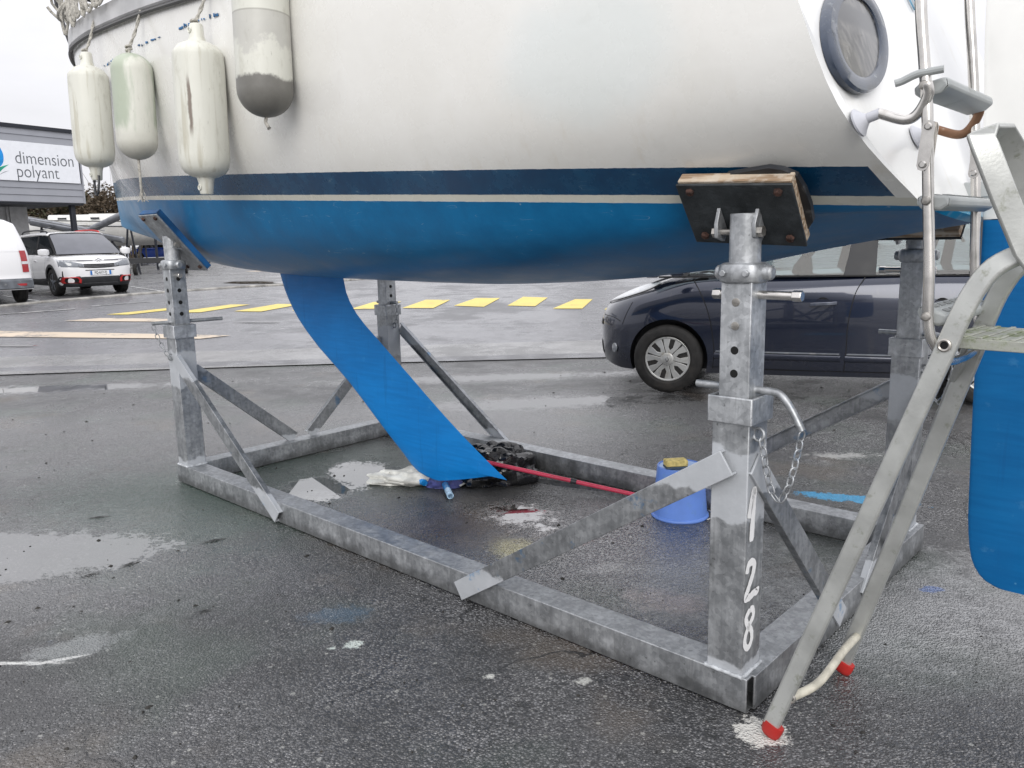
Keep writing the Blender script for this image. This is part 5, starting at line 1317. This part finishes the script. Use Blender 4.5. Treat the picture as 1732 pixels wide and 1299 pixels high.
rfs = lambda x: 1.655 - .035 * ((x + 1.7) / 1.3) ** 2
roof(Bc, suv, M_whc, -3.25, -.60, rfs)
Bc.panel('front_pillar', [(.24, 1.085), (.14, 1.085), (-.68, 1.57), (-.58, 1.60)], M_seam, suv); Bc.panel('door_pillar', [(-1.28, 1.09), (-1.42, 1.09), (-1.45, 1.60), (-1.34, 1.60)], M_seam, suv)
Bc.panel('tail_pillar', [(-2.95, 1.10), (-3.5, 1.10), (-3.3, 1.55), (-3.0, 1.58)], M_whc, suv)
Bc.panel('side_window', [(.02, 1.10), (-1.32, 1.10), (-1.38, 1.59), (-.66, 1.57)], M_glassd, suv, -.006, .003); Bc.panel('side_window', [(-1.36, 1.10), (-3.0, 1.10), (-3.0, 1.56), (-1.4, 1.59)], M_glassd, suv, -.006, .003)
sheet('windscreen', [[(.24 + .12 * (1 - q * q) - .88 * t + .05 * math.sin(PI * t), q * (Bc.yg(.1, 1.09) - .03 - .14 * t), 1.09 + .535 * t) for q in rng(-1, 1, 12)] for t in rng(0, 1, 8)], M_glassw, suv)
sheet('rear_window', [[(-3.45 + .2 * t, q * (.80 - .12 * t), 1.12 + .45 * t) for q in rng(-1, 1, 8)] for t in rng(0, 1, 4)], M_glassd, suv)
mb = MB(); mb.box((0, 0, 0), (.002, .12, .045)); mb.box((0, .20, .02), (.002, .06, .06)); st_ = mb.build('windscreen_sticker', simple('paper_sticker', (.6, .6, .6), .5), suv); st_.location = (.155, -.50, 1.185); st_.rotation_euler = (0, math.radians(-58), 0)
for sg in (1, -1):
    mb = MB(); mb.tube(catmull([(-.75, sg * .66, 1.64), (-.9, sg * .66, 1.70), (-1.6, sg * .67, 1.735), (-2.6, sg * .67, 1.72), (-2.9, sg * .67, 1.66)], 6), .022, 10); mb.build('roof_rail', M_redt if sg > 0 else M_clad, suv)
    mb = MB(); R = [[(-.02 + dx * k, sg * (1.03 + dy * k), 1.13 + h) for dx, dy in ((math.cos(2 * PI * i / 14) * .08, math.sin(2 * PI * i / 14) * .14) for i in range(14))] for h, k in ((-.08, .5), (-.06, .85), (0, 1), (.08, .95), (.10, .5))]
    mb.loft(R, caps=True); mb.build('mirror', M_whc, suv)
    mb = MB(); mb.bar((-.02, sg * .88, 1.05), (-.02, sg * .98, 1.08), .06, .03, (1, 0, 0)); mb.build('mirror_stalk', M_clad, suv)
    for wx in (0, -2.73):
        pts = [(wx + .43 * math.cos(t), .37 + .43 * math.sin(t)) for t in rng(.05, PI - .05, 16)]
        Bc.seam(pts, suv, (sg,), .075, M_clad, 'wheel_arch_trim', .010)
    # nose details for this side
    ys2 = [sg * q for q in rng(.38, .90, 10)]
    Bc.fpatch('headlamp', ys2, lambda y: .74 + .05 * (abs(y) - .38), lambda y: .83 + .13 * (abs(y) - .38) / .5, M_lensd, suv, .012)
    Bc.fpatch('day_light', [sg * q for q in rng(.52, .90, 8)], lambda y: .90 + .03 * (abs(y) - .5), lambda y: .925 + .05 * (abs(y) - .5), M_lens, suv, .010)
    o = [(.50, .34), (.84, .34), (.88, .40), (.85, .50), (.54, .50), (.49, .43)]
    ctr = (.68, .42)
    def ringp(k): return [(ctr[0] + (a - ctr[0]) * k, ctr[1] + (b - ctr[1]) * k) for a, b in o]
    mb = MB(); R = []
    for k, off in ((1.25, .004), (1.25, .034), (1.0, .034)): R.append([(Bc.xfront(y, z) + off, sg * y, z) for y, z in ringp(k)])
    mb.loft(R); mb.build('fog_surround', M_clad, suv)
    mb = MB(); R = []
    for k, off in ((1.05, .02), (1.05, .045), (.78, .045), (.78, .02)): R.append([(Bc.xfront(y, z) + off, sg * y, z) for y, z in ringp(k)])
    mb.loft(R); mb.build('red_insert', M_redt, suv)
    mb = MB(); P = [(Bc.xfront(y, z) + .026, sg * y, z) for y, z in ringp(.81)]; mb.add(P, [tuple(range(6))]); mb.build('fog_lamp', M_seam, suv)
    Bc.patch('air_slit', ([(.66, .50), (.66, .58), (.66, .66)], [(.62, .50), (.63, .58), (.64, .66)]), M_seam, suv, .006, (sg,), 4)
    Bc.patch('sill', ([(-.45, .27), (-1.4, .27), (-2.3, .27)], [(-.45, .46), (-1.4, .43), (-2.3, .46)]), M_clad, suv, .02, (sg,))
Bc.fpatch('lower_grille', rng(-.47, .47, 14), .33, .50, M_clad, suv, .012); Bc.fpatch('bumper_lip', rng(-.90, .90, 24), .245, .345, M_clad, suv, .018)
Bc.fpatch('grille', rng(-.50, .50, 14), lambda y: .745 - .03 * (1 - (y / .5) ** 2), lambda y: .835 - .01 * (1 - (y / .5) ** 2), M_seam, suv, .012)
for zz in (.80, .765): Bc.fpatch('grille_bar', rng(-.44, .44, 14), zz - .03 * .5, zz - .005, M_chrome, suv, .018, 3)
Bc.fpatch('upper_bar', rng(-.86, .86, 24), lambda y: .895 + .02 * abs(y), lambda y: .928 + .025 * abs(y), M_seam, suv, .010)
Bc.fpatch('upper_chrome', rng(-.86, .86, 24), lambda y: .905 + .02 * abs(y), lambda y: .918 + .025 * abs(y), M_chrome, suv, .016, 3)
mb = MB(); xx = Bc.xfront(0, .93) + .022                                          # twin chevrons
for dz in (0, -.058): mb.band([(xx, -.11, .90 + dz), (xx + .006, 0, .965 + dz), (xx, .11, .90 + dz)], .026, .008, (0, 0, 1))
mb.build('chevron_emblem', M_chrome, suv)
Bc.fpatch('plate_recess', rng(-.36, .36, 8), .655, .675, M_seam, suv, .012, 3)
def text_mesh(name, body, size, mat, parent, M4, align='CENTER', ext=.0, xs=1., bold=0.):
    cu = bpy.data.curves.new(name, 'FONT'); cu.body = body; cu.size = size; cu.align_x = align; cu.align_y = 'CENTER'; cu.extrude = ext; cu.offset = bold
    o = bpy.data.objects.new(name + '_tmp', cu); col.objects.link(o); bpy.context.view_layer.update()
    me = bpy.data.meshes.new_from_object(o.evaluated_get(bpy.context.evaluated_depsgraph_get())); bpy.data.objects.remove(o)
    me.transform(Matrix.Diagonal((xs, 1, 1, 1))); me.materials.clear(); me.materials.append(mat); me.name = name
    r = bpy.data.objects.new(name, me); col.objects.link(r); r.parent = parent; r.matrix_local = M4; return r
pl = thing('number_plate', None, None, (Bc.xfront(0, .59) + .022, 0, .595)); pl.parent = suv
mb = MB(); mb.box((0, 0, 0), (.008, .52, .11)); mb.build('plate_board', simple('plate_white', (.78, .79, .80), .4, var=.03), pl, bevel=.004)
mb = MB()
mb.box((.005, -.237, 0), (.003, .046, .108)); mb.build('blue_band', simple('plate_blue', (.02, .16, .50), .4), pl); mb = MB(); mb.box((.005, .237, 0), (.003, .046, .108)); mb.build('blue_band', bpy.data.materials['plate_blue'], pl)
M4 = Matrix(((0, 0, 1, .0065), (1, 0, 0, 0), (0, 1, 0, 0), (0, 0, 0, 1)))
text_mesh('plate_text', 'FQ-617-TJ', .098, M_seam, pl, M4, xs=.74, bold=.002)
for sg in (1, -1):
    for hx in (-1.15,):
        mb = MB(); mb.bar((hx + .1, sg * (Bc.yside(hx, .92) + .02), .92), (hx - .1, sg * (Bc.yside(hx, .92) + .02), .925), .03, .02, (0, 0, 1)); mb.build('door_handle', M_whc, suv, bevel=.005)
Bc.seam([(-.45, .42), (-.44, .7), (-.36, .95), (-.3, 1.08)], suv); Bc.seam([(-1.45, .42), (-1.45, .7), (-1.42, 1.0), (-1.36, 1.09)], suv)

# ---- white van at the frame edge, seen from behind
vh = math.atan2(.69, -.724)
van = thing('parked_van', 'white panel van seen from behind with red tail light', 'van', (-12.42 - .724 * 3.0, 18.86 + .69 * 3.0, .22), vh)
Vc = Car(W=.95, nose=[(.2, .8), (.6, .85), (1.0, .7), (1.4, .1), (1.97, -.5)], tail=[(.2, -3.78), (.45, -3.82), (.6, -3.74), (.9, -3.74), (1.2, -3.72), (1.7, -3.55), (1.97, -3.42)],
        top=[(-4, 1.95), (-1.2, 1.96), (-.4, 1.93), (.1, 1.4), (.5, 1.1), (.85, 1.0)], bot=[(-4, .34), (.85, .34)],
        sec=[(.2, .95), (.4, .99), (.8, 1.0), (1.1, .985), (1.4, .93), (1.7, .86), (1.97, .80)], rf=.6, nf=2.6, rr=.16, nr=2.4, shoulder=.14, sh=.22, crown=.05, arch=.38, arch_x=(0, -3.0), arch_z=.34)
Vc.body(M_whc, van)
for wx in (0, -3.0):
    for sg in (1, -1): wheel(van, wx, sg * .82, .34, .21, sg, 'cap', .21)
for sg in (1, -1):
    R = [[(Vc.xback(.935 * Vc.lerp(Vc.sec, z) * .95 * q_, z) - .012, sg * .935 * Vc.lerp(Vc.sec, z) * .95 * q_, z) for q_ in rng(.84, 1.0, 5)] for z in rng(.74, 1.24, 8)]
    tl = thing('tail_light', None, None); tl.parent = van
    sheet('lens', R, M_tail, tl); sheet('reverse_lens', [[(x - .006, y, z) for x, y, z in r] for r in R[3:5]], M_lens, tl)
    mb = MB(); mb.box((-3.835, sg * .66, .46), (.02, .20, .05)); mb.build('reflector', M_tail, van)
    Rw = [[(Vc.xback(y, z) - .004, sg * y, z) for y in rng(.06, .72, 8)] for z in rng(1.22, 1.74, 8)]
    sheet('door_panel', Rw, M_whc, van)
mb = MB(); R = []
for z, o_ in ((.36, .03), (.38, .07), (.55, .09), (.60, .05)): R.append([(Vc.xback(y, z) - o_, y, z) for y in rng(-.93, .93, 20)])
mb.loft(R, closed=False); mb.build('rear_bumper', M_trimg, van)
mb = MB(); mb.box((-3.757, 0, 1.1), (.006, .010, 1.3)); mb.build('door_gap', M_seam, van)

# ---- small blue car far off in the car park
M_bluec = paint('bright_blue_paint', (.015, .07, .42), .2, .25, dirt=.08)
bh = math.atan2(-.42, -.90)
blc = thing('parked_car', 'bright blue hatchback parked far off under the bow', 'car', (-28.75, 62.9, .395), bh)
Cc = Car(W=.86, nose=[(.15, .70), (.45, .76), (.65, .74), (.8, .62), (.92, .4), (1.1, .1)], tail=[(.15, -3.0), (.5, -3.1), (.9, -3.05), (1.2, -3.0)], top=[(-3.2, 1.0), (-1, .98), (0, .97), (.4, .90), (.76, .75)], bot=[(-3.2, .25), (.8, .22)],
        sec=[(.15, .92), (.4, .98), (.7, 1), (.9, .96), (1.1, .9)], rf=.6, nf=2.5, rr=.4, nr=2.6, shoulder=.1, sh=.14, crown=.03, arch=.36, arch_x=(0, -2.45), arch_z=.31, belt=.96, roofz=1.50, roofw=.70)
Cc.body(M_bluec, blc)
for wx in (0, -2.45):
    for sg in (1, -1): wheel(blc, wx, sg * .75, .31, .19, sg, 'cap', .21)
roof(Cc, blc, M_bluec, -2.8, -.75, lambda x: 1.49 - .03 * ((x + 1.7) / 1.) ** 2)
Cc.panel('pillar', [(.1, .95), (-.02, .95), (-.85, 1.45), (-.72, 1.46)], M_bluec, blc); Cc.panel('pillar', [(-1.25, .95), (-1.37, .95), (-1.4, 1.45), (-1.3, 1.45)], M_bluec, blc); Cc.panel('pillar', [(-2.5, .95), (-3.05, .98), (-2.8, 1.43), (-2.5, 1.44)], M_bluec, blc)
Cc.panel('side_window', [(-.05, .965), (-2.6, .965), (-2.55, 1.43), (-.8, 1.44)], M_glassd, blc, -.006, .003)
sheet('windscreen', [[(.1 + .1 * (1 - q * q) - .85 * t, q * (.76 - .13 * t), .965 + .49 * t) for q in rng(-1, 1, 8)] for t in rng(0, 1, 4)], M_glassd, blc)
Cc.patch('headlamp', ([(.68, .66), (.5, .70), (.3, .76)], [(.60, .76), (.45, .82), (.28, .83)]), M_lens, blc, .01); Cc.seam([(-.4, .25), (-.4, .6), (-.25, .94)], blc, w=.015); Cc.seam([(-1.4, .25), (-1.4, .6), (-1.3, .94)], blc, w=.015)
# ------------------------------------------------------------------ shop building with fascia sign
M_clg = None
def clad_mat():
    m, nt, b = new_mat('grey_lap_cladding'); g = G(nt); v = g.obj(); n1 = g.noise(v, 2, 4)
    c = g.mix(n1, (.27, .28, .31), (.34, .35, .385)); nt.links.new(c, b.inputs['Base Color']); b.inputs['Roughness'].default_value = .5; return m
M_cl = clad_mat(); M_dkf = simple('anthracite_steel', (.020, .023, .032), .5); M_ren = simple('pale_render', (.52, .52, .52), .8, var=.08, bump=.2); M_wf = simple('white_window_frame', (.62, .62, .60), .4); M_shopg = simple('dark_shop_glass', (.012, .016, .020), .05, spec=.9)
shop = thing('shop_building', 'grey shop building with white name sign over a dark canopy', 'building', (-15.52, 30, gz(30)), math.radians(60.7))
B0 = 3.03 - gz(30)
def sx(y): return -10.
mb = MB()
zc = B0
# lap boards of the fascia
def boards(z0, z1, nb, name):
    mb = MB(); h = (z1 - z0) / nb
    for i in range(nb):
        za, zb_ = z0 + i * h, z0 + (i + 1) * h
        mb.prism([(-.035, za + .012), (-.010, zb_), (.05, zb_), (.05, za), (-.012, za)], lambda u, v, t: (t, u, v), -10, 0)
    return mb.build(name, M_cl, shop, smooth=False)
boards(B0 + .05, B0 + .75, 3, 'fascia_boards'); boards(B0 + 2.05, B0 + 2.50, 2, 'fascia_boards')
mb = MB(); mb.box((-5, .06, B0 + 1.3), (10, .02, 2.5)); mb.build('fascia_back', M_dkf, shop)
mb = MB(); mb.box((-5, .0, B0 + 2.56), (10.1, .14, .12)); mb.build('roof_cap', M_dkf, shop); mb = MB(); mb.box((.02, .0, B0 + 1.27), (.05, .12, 2.46)); mb.build('corner_trim', M_cl, shop)
mb = MB(); mb.box((-5, 1.9, B0 + .01), (10, 3.75, .06)); mb.build('canopy_soffit', M_dkf, shop)
mb = MB(); mb.box((-5.2, 6, B0 + 2.4), (9.6, 8, .12)); mb.build('roof', M_dkf, shop); mb = MB(); mb.box((0.0, 3.0, B0 + 1.25), (.06, 5.8, 2.4)); mb.build('end_cladding', M_cl, shop)
sg_ = thing('name_sign', None, None); sg_.parent = shop
mb = MB(); mb.box((-5.02, -.045, B0 + 1.40), (9.9, .03, 1.30)); mb.build('sign_board', simple('white_sign_panel', (.84, .86, .90), .35, var=.02), sg_)
def SM(x, z): return Matrix(((1, 0, 0, x), (0, 0, 1, -.064), (0, 1, 0, z), (0, 0, 0, 1)))
M_let = simple('grey_lettering', (.10, .11, .125), .5)
def SM(x, z): return Matrix(((1, 0, 0, x), (0, 0, -1, -.064), (0, 1, 0, z), (0, 0, 0, 1)))
text_mesh('sign_text', 'dimension', .60, M_let, sg_, SM(-2.34, B0 + 1.50), 'LEFT', .0, .85, -.006); text_mesh('sign_text', 'polyant', .60, M_let, sg_, SM(-2.34, B0 + 1.05), 'LEFT', .0, .84, -.006)
def logo(name, pts, mat):
    P = catmull([(x, 0, z) for x, z in pts] , 6); mb = MB(); n_ = len(P); mb.add([(p.x, -.064, p.z) for p in P], [tuple(range(n_))]); mb.build(name, mat, sg_, smooth=False)
zc = B0 + 1.20
logo('logo_leaf', [(-2.78, zc + .62), (-2.70, zc + .40), (-2.72, zc + .15), (-2.85, zc - .03), (-3.05, zc - .10), (-3.3, zc - .05), (-3.05, zc + .12), (-2.90, zc + .35), (-2.78, zc + .62)], simple('logo_blue', (.01, .28, .72), .4))
logo('logo_leaf', [(-2.55, zc + .06), (-2.75, zc - .08), (-3.0, zc - .30), (-3.35, zc - .45), (-3.2, zc - .25), (-3.0, zc - .13), (-2.80, zc - .02), (-2.55, zc + .06)], simple('logo_green', (.02, .34, .22), .4))
logo('logo_leaf', [(-2.55, zc - .13), (-2.8, zc - .22), (-3.1, zc - .45), (-3.3, zc - .6), (-3.0, zc - .36), (-2.8, zc - .24), (-2.55, zc - .13)], simple('logo_grey', (.30, .33, .36), .4))
mb = MB(); mb.box((-.32, .25, B0 / 2), (.16, .16, B0)); mb.build('canopy_post', M_dkf, shop, bevel=.01)
# shop front set back under the canopy
yw = 2.0; mb = MB()
mb.box((-1.25, yw + .15, B0 / 2), (.62, .3, B0 - .03)); mb.build('end_pier', M_ren, shop)
mb = MB(); mb.box((-6.0, yw + .2, B0 / 2), (8.86, .1, B0 - .03)); mb.build('wall', M_ren, shop)
mb = MB(); mb.box((-1.05, yw + 4, B0 / 2), (.2, 7.6, B0)); mb.build('side_wall', M_ren, shop)
for x0 in (-2.55, -3.65, -4.75, -5.85):
    w_ = thing('window', None, None, (x0, yw + .13, 0)); w_.parent = shop
    mb = MB()
    for dx in (-.5, .5): mb.box((dx, 0, 1.2), (.09, .06, 2.4))
    for z in (.05, 2.42): mb.box((0, 0, z), (.92, .06, .09))
    mb.build('frame', M_wf, w_); mb = MB(); mb.box((0, .015, 1.23), (.92, .01, 2.3)); mb.build('pane', M_shopg, w_)
mb = MB(); mb.box((-2.45, yw + .128, 1.35), (.30, .004, .10)); mb.box((-2.45, yw + .128, 1.1), (.34, .004, .05)); mb.box((-2.45, yw + .128, .98), (.34, .004, .05)); mb.build('window_notice', simple('blue_notice', (.12, .32, .50), .4), shop)
mb = MB(); mb.cyl((-1.62, yw + .06, 0), (-1.62, yw + .06, B0), .04, 10); mb.build('downpipe', M_ren, shop)

# ------------------------------------------------------------------ laid-up boats, masts and trailer beyond the car park
def plain_boat(name, label, loc, rz, L_, Bm, H_, colr, keel=0., cover=None, deck=True, group=None):
    b = thing(name, label, 'boat', loc, rz, group); Sx = []
    mb = MB(); R = []
    for i in range(21):
        t = i / 20; x = (t - .5) * L_; w = Bm / 2 * (1 - max(0, (t - .35) / .65) ** 2.4) * (.82 + .18 * min(1, t / .3)); w = max(w, .015)
        zk = .32 * max(0, (t - .55) / .45) ** 2 * H_ + .06 * (1 - t) * H_; zs = H_ * (.88 + .22 * t * t); st = .25 * max(0, (t - .8) / .2)
        R.append([(x, -w, zs), (x - st * .05, -w * .97, zs * .55 + zk * .45), (x - st * .3, -w * .62, zk + .14 * H_), (x - st * .4, 0, zk), (x - st * .3, w * .62, zk + .14 * H_), (x - st * .05, w * .97, zs * .55 + zk * .45), (x, w, zs)])
    mb.loft(R, closed=False); mb.add(R[0], [tuple(range(7))]); h = mb.build('hull', simple(name + '_hull', colr, .3, var=.06, vs=2, grime=(.4, .38, .33), gs=2), b, ang=50)
    mb = MB(); mb.loft([[r[0], (r[0][0], 0, r[0][2] + .05), r[6]] for r in R], closed=False); mb.build('deck', M_gel, b)
    mb = MB()
    for sg in (0, 6): mb.tube([(r[sg][0], r[sg][1], r[sg][2] + .0) for r in R], .028, 6)
    mb.build('gunwale', M_clad, b)
    if cover:
        mb = MB(); R2 = []
        for i in range(13):
            t = i / 12; x = (.06 + .72 * t - .5) * L_; w = Bm / 2 * .72 * (1 - .5 * t * t); hh = H_ * .42 * (1 - .6 * abs(t - .45)); z0 = H_ * (.88 + .15 * t * t) - .02
            R2.append([(x, -w, z0), (x, -w * .85, z0 + hh * .7), (x, -w * .3, z0 + hh), (x, w * .3, z0 + hh), (x, w * .85, z0 + hh * .7), (x, w, z0)])
        mb.loft(R2, caps=True, closed=True); mb.build('cabin', simple(name + '_cabin', cover, .5, var=.1), b, ang=40)
        for k in range(3):
            mb = MB(); x = (-.22 + .2 * k) * L_
            for sg in (1, -1): mb.box((x, sg * Bm * .315, H_ * 1.08), (.45, .02, H_ * .10))
            mb.build('cabin_window', M_glassd, b)
    # chocks and trailer frame beneath
    mb = MB()
    for x in (-.28, .22):
        for sg in (1, -1): mb.bar((x * L_, sg * Bm * .30, -loc[2] + gz(loc[1])), (x * L_, sg * Bm * .28, H_ * .35), .08, .08, (1, 0, 0))
        mb.bar((x * L_, -Bm * .32, -loc[2] + gz(loc[1]) + .05), (x * L_, Bm * .32, -loc[2] + gz(loc[1]) + .05), .08, .08, (1, 0, 0))
    mb.build('support', M_dkf, b)
    return b
b1_ = plain_boat('laid_up_boat', 'white boat hull with small red flag raised above the bright blue car', (-18.6, 40.0, 1.50), math.radians(196), 7.0, 2.0, 1.0, (.66, .65, .62))
mb = MB(); V = [(0, 0, .05), (-.06, 0, .62), (-.42, .06, .30), (-.46, .02, .0)]; mb.add(V, [(0, 1, 2, 3)]); fl = mb.build('flag', simple('red_flag_cloth', (.45, .02, .02), .8), b1_, solid=.01); fl.location = (-1.9, -.5, .75)
plain_boat('laid_up_boat', 'white yacht with dark cabin stripe laid up behind the crossover car', (-23.5, 46.5, 1.9), math.radians(192), 8.4, 2.4, 1.1, (.70, .70, .68), cover=(.62, .62, .60))
plain_boat('laid_up_boat', 'weathered cream sailing boat farthest back beside the hedge', (-25.0, 54.0, 2.3), math.radians(188), 8.8, 2.5, 1.05, (.55, .53, .47), cover=(.45, .44, .40))
plain_boat('laid_up_boat', 'small grey tender propped up beyond the awning post', (-21.0, 37.5, 1.0), math.radians(170), 3.6, 1.4, .5, (.38, .39, .40))
# spars stacked on trestles
def spar(a, b, r, label, fit=0):
    o = thing('mast', label, 'mast', a); d = Vector(b) - Vector(a); mb = MB(); u = d.normalized(); w = Vector((0, 0, 1)); v = u.cross(w).normalized(); w = v.cross(u)
    mb.loft([[p + v * math.cos(2 * PI * k / 12) * r * .7 + w * math.sin(2 * PI * k / 12) * r for k in range(12)] for p in (Vector((0, 0, 0)), d * .5, d)], caps=True); mb.build('spar', M_spar, o)
    mb = MB()
    for t in (.25, .55, .8)[:1 + fit]: p = d * t; mb.tube([p - v * .5 - w * .1, p, p + v * .5 - w * .1], .02, 6)
    mb.build('spreader', M_spar, o); 
    mb = MB()
    for k in range(3): mb.tube(catmull([d * .04 + w * r, d * .3 + w * (r + .02 - .10 * k) + v * .1 * (k - 1), d * .7 + w * (r - .12 * k), d * .97 + w * r], 5), .012, 5)
    mb.build('rigging', M_bolt, o)
    mb = MB()
    for t in (.12, .88):
        p = d * t; zg = gz((Vector(a) + p).y) - (Vector(a) + p).z
        for s_ in (-1, 1): mb.bar(p - w * r, Vector((p.x, p.y, zg)) + Vector((.35 * s_, .1 * s_, 0)), .06, .06, (0, 1, 0))
    mb.build('trestle', M_dkf, o); return o
M_spar = simple('grey_anodised_spar', (.30, .31, .33), .4, .5, var=.15, vs=3)
spar((-19.6, 33.5, 2.55), (-15.4, 32.5, 1.75), .12, 'long grey mast lying on trestles that slopes down behind the crossover', 1)
spar((-18.3, 34.8, 2.05), (-15.2, 33.2, 2.95), .15, 'thick grey boom slanting up to the right behind the awning post')
spar((-22.2, 36.5, 2.9), (-18.2, 36.0, 2.15), .14, 'grey mast end with dark wrap sloping down left of the awning post', 1)
spar((-21.0, 41.5, 2.5), (-14.0, 41.0, 2.25), .10, 'thin pale mast lying level behind the sloping spars', 2)
# trailer light board and its white post
tr_ = thing('boat_trailer', 'low black boat trailer with red and white lights and a white post', 'trailer', (-13.7, 31.0, gz(31)), math.radians(195))
mb = MB(); mb.box((0, 0, .62), (2.5, .10, .20)); mb.build('light_board', M_clad, tr_, bevel=.01)
for x, mt in ((-1.05, M_tail), (-.92, M_lens), (1.05, M_tail)):
    mb = MB(); mb.lathe([(.07, .0), (.07, .03), (.05, .045), (0, .05)], (x, .05, .62), (0, 1, 0), 16); mb.build('lamp', mt, tr_)
mb = MB(); mb.bar((-.98, .08, .70), (-.50, .06, 1.75), .17, .05, (1, 0, 0)); mb.build('post', simple('white_post', (.66, .66, .64), .5), tr_, bevel=.01)
mb = MB()
for x in (-.7, .7): mb.bar((x, -.06, .55), (x * .6, -4.2, .5), .08, .08, (0, 0, 1))
mb.bar((-.42, -4.2, .5), (.42, -4.2, .5), .08, .08, (0, 0, 1)); mb.build('chassis', M_spar, tr_)
for sg in (1, -1):
    w_ = wheel(tr_, sg * .95, -2.0, .26, .15, 1, 'alloy', .15); w_.rotation_euler = (0, 0, PI / 2 * sg)
for x in (-.55, .95):
    mb = MB(); mb.cyl((x, 0, 0), (x, 0, .55), .03, 8); mb.build('prop_stand', M_spar, tr_)
# dark navy sail cover standing on end
sc_ = thing('sail_cover', 'dark navy boat cover slung behind the bow of the boat', 'boat cover', (-17.0, 38.6, gz(38.6)), .3)
mb = MB(); mb.loft([[(-.1, -.5, 2.5), (.1, .5, 2.5), (.5, .4, 2.5), (.4, -.6, 2.5)], [(-.5, -.5, 3.6), (-.3, .6, 3.5), (.6, .5, 3.3), (.5, -.5, 3.4)], [(-.9, -.3, 4.6), (-.8, .3, 4.55), (-.3, .3, 4.3), (-.4, -.3, 4.35)]], caps=True); mb.build('cloth', simple('navy_canvas', (.016, .022, .045), .8, var=.3, vs=3, bump=.5, bs=8), sc_, ang=25)
mb = MB(); mb.cyl((.2, 0, 0), (.2, 0, 2.6), .06, 8); mb.build('prop', M_dkf, sc_)

# ------------------------------------------------------------------ winter scrub and trees
def leaf_mat(name, c1, c2):
    m, nt, b = new_mat(name); g = G(nt); v = g.obj(); n1 = g.noise(v, 1.6, 4); n2 = g.noise(v, 14, 2)
    nt.links.new(g.mix(g.math('ADD', g.math('MULTIPLY', n1, .6), g.math('MULTIPLY', n2, .4)), c1, c2), b.inputs['Base Color']); b.inputs['Roughness'].default_value = .75; return m
LM = [leaf_mat('brown_scrub_leaf', (.028, .020, .012), (.11, .078, .045)), leaf_mat('olive_scrub_leaf', (.025, .028, .012), (.10, .10, .05)), leaf_mat('pine_leaf', (.012, .022, .010), (.05, .075, .03))]
M_bark = simple('grey_bark', (.11, .09, .07), .9, var=.3, vs=8, bump=.5, bs=20)
def shrub(kind, label, loc, w, d, h, seed, n, leaf, group, cat):
    o = thing(kind, label, cat, loc, 0, group); rr = random.Random(seed); mb = MB(); tw = MB()
    lobes = [(rr.uniform(-.42, .42) * w, rr.uniform(-.42, .42) * d, h * rr.uniform(.35, .78), rr.uniform(.18, .32) * max(w, h)) for _ in range(9)]
    for lx, ly, lz, r in lobes:
        base = Vector((lx * .35, ly * .35, 0)); mb_top = Vector((lx, ly, lz))
        tw.tube(catmull([base, base.lerp(mb_top, .5) + Vector((rr.uniform(-.1, .1), rr.uniform(-.1, .1), 0)), mb_top], 3), [.05 * h / 3 + .02, .04 * h / 3 + .015, .035 * h / 3 + .012, .03 * h / 3 + .01, .02, .015, .01], 5)
        for _ in range(4):
            e = mb_top + Vector((rr.gauss(0, r * .7), rr.gauss(0, r * .7), abs(rr.gauss(0, r * .8)))); tw.tube([base.lerp(mb_top, rr.uniform(.4, .9)), e], [.018, .005], 4)
    for _ in range(n):
        lx, ly, lz, r = rr.choice(lobes); v = Vector((rr.gauss(0, 1), rr.gauss(0, 1), rr.gauss(0, 1))).normalized() * r * rr.random() ** .4
        p = Vector((lx, ly, lz)) + Vector((v.x, v.y, v.z * .8)); 
        if p.z < .05: p.z = rr.uniform(.05, .4)
        s_ = rr.uniform(.5, 1.4) * leaf; a = Vector((rr.gauss(0, 1), rr.gauss(0, 1), rr.gauss(0, .6))).normalized(); b = a.orthogonal().normalized()
        b = (b * math.cos(q := rr.random() * 6) + a.cross(b) * math.sin(q))
        mb.add([p - a * s_, p + b * s_ * .4, p + a * s_, p - b * s_ * .4], [(0, 1, 2, 3)])
    tw.build('trunk' if h > 3.5 else 'twigs', M_bark, o); mb.build('crown' if h > 3.5 else 'foliage', LM[0 if 'brown' in label else 1 if 'olive' in label else 2], o, smooth=False)
    return o
SHR = [(-35, 60, 5, 4, 5.8), (-31.5, 62, 5, 4, 6.8), (-28.0, 60, 5, 4, 6.2), (-24.5, 61, 4.6, 4, 5.2), (-21, 63, 4.5, 3, 3.4), (-38.5, 60, 5, 4, 6.0)]
for i, (x, y, w, d, h) in enumerate(SHR):
    shrub('winter_shrub', 'tangled %s winter shrub forming the scrub behind the laid-up boats' % ('brown', 'olive')[i % 2], (x, y, gz(y)), w, d, h, 30 + i, 7500, .15, 'brown scrub behind the laid-up boats' if i % 2 == 0 else 'olive scrub behind the laid-up boats', 'shrub')
for i, (x, y) in enumerate(((-21.5, 70), (-17.5, 71), (-13, 72.5), (-9, 73))):
    shrub('low_bush', 'low brown bush on the bank seen under the bow', (x, y, gz(y)), 4, 3, 1.3, 60 + i, 1500, .09, 'low bushes on the bank under the bow', 'bush')
for i, (x, y, h) in enumerate(((8, 66, 7), (15, 68, 8), (22, 64, 7.5), (29, 66, 8.5), (36, 62, 7), (43, 60, 8))):
    shrub('evergreen_tree', 'dark green tree standing far off beyond the dark blue car', (x, y, gz(y)), 6.5, 5, h, 80 + i, 3200, .16, 'far trees beyond the dark blue car', 'tree')
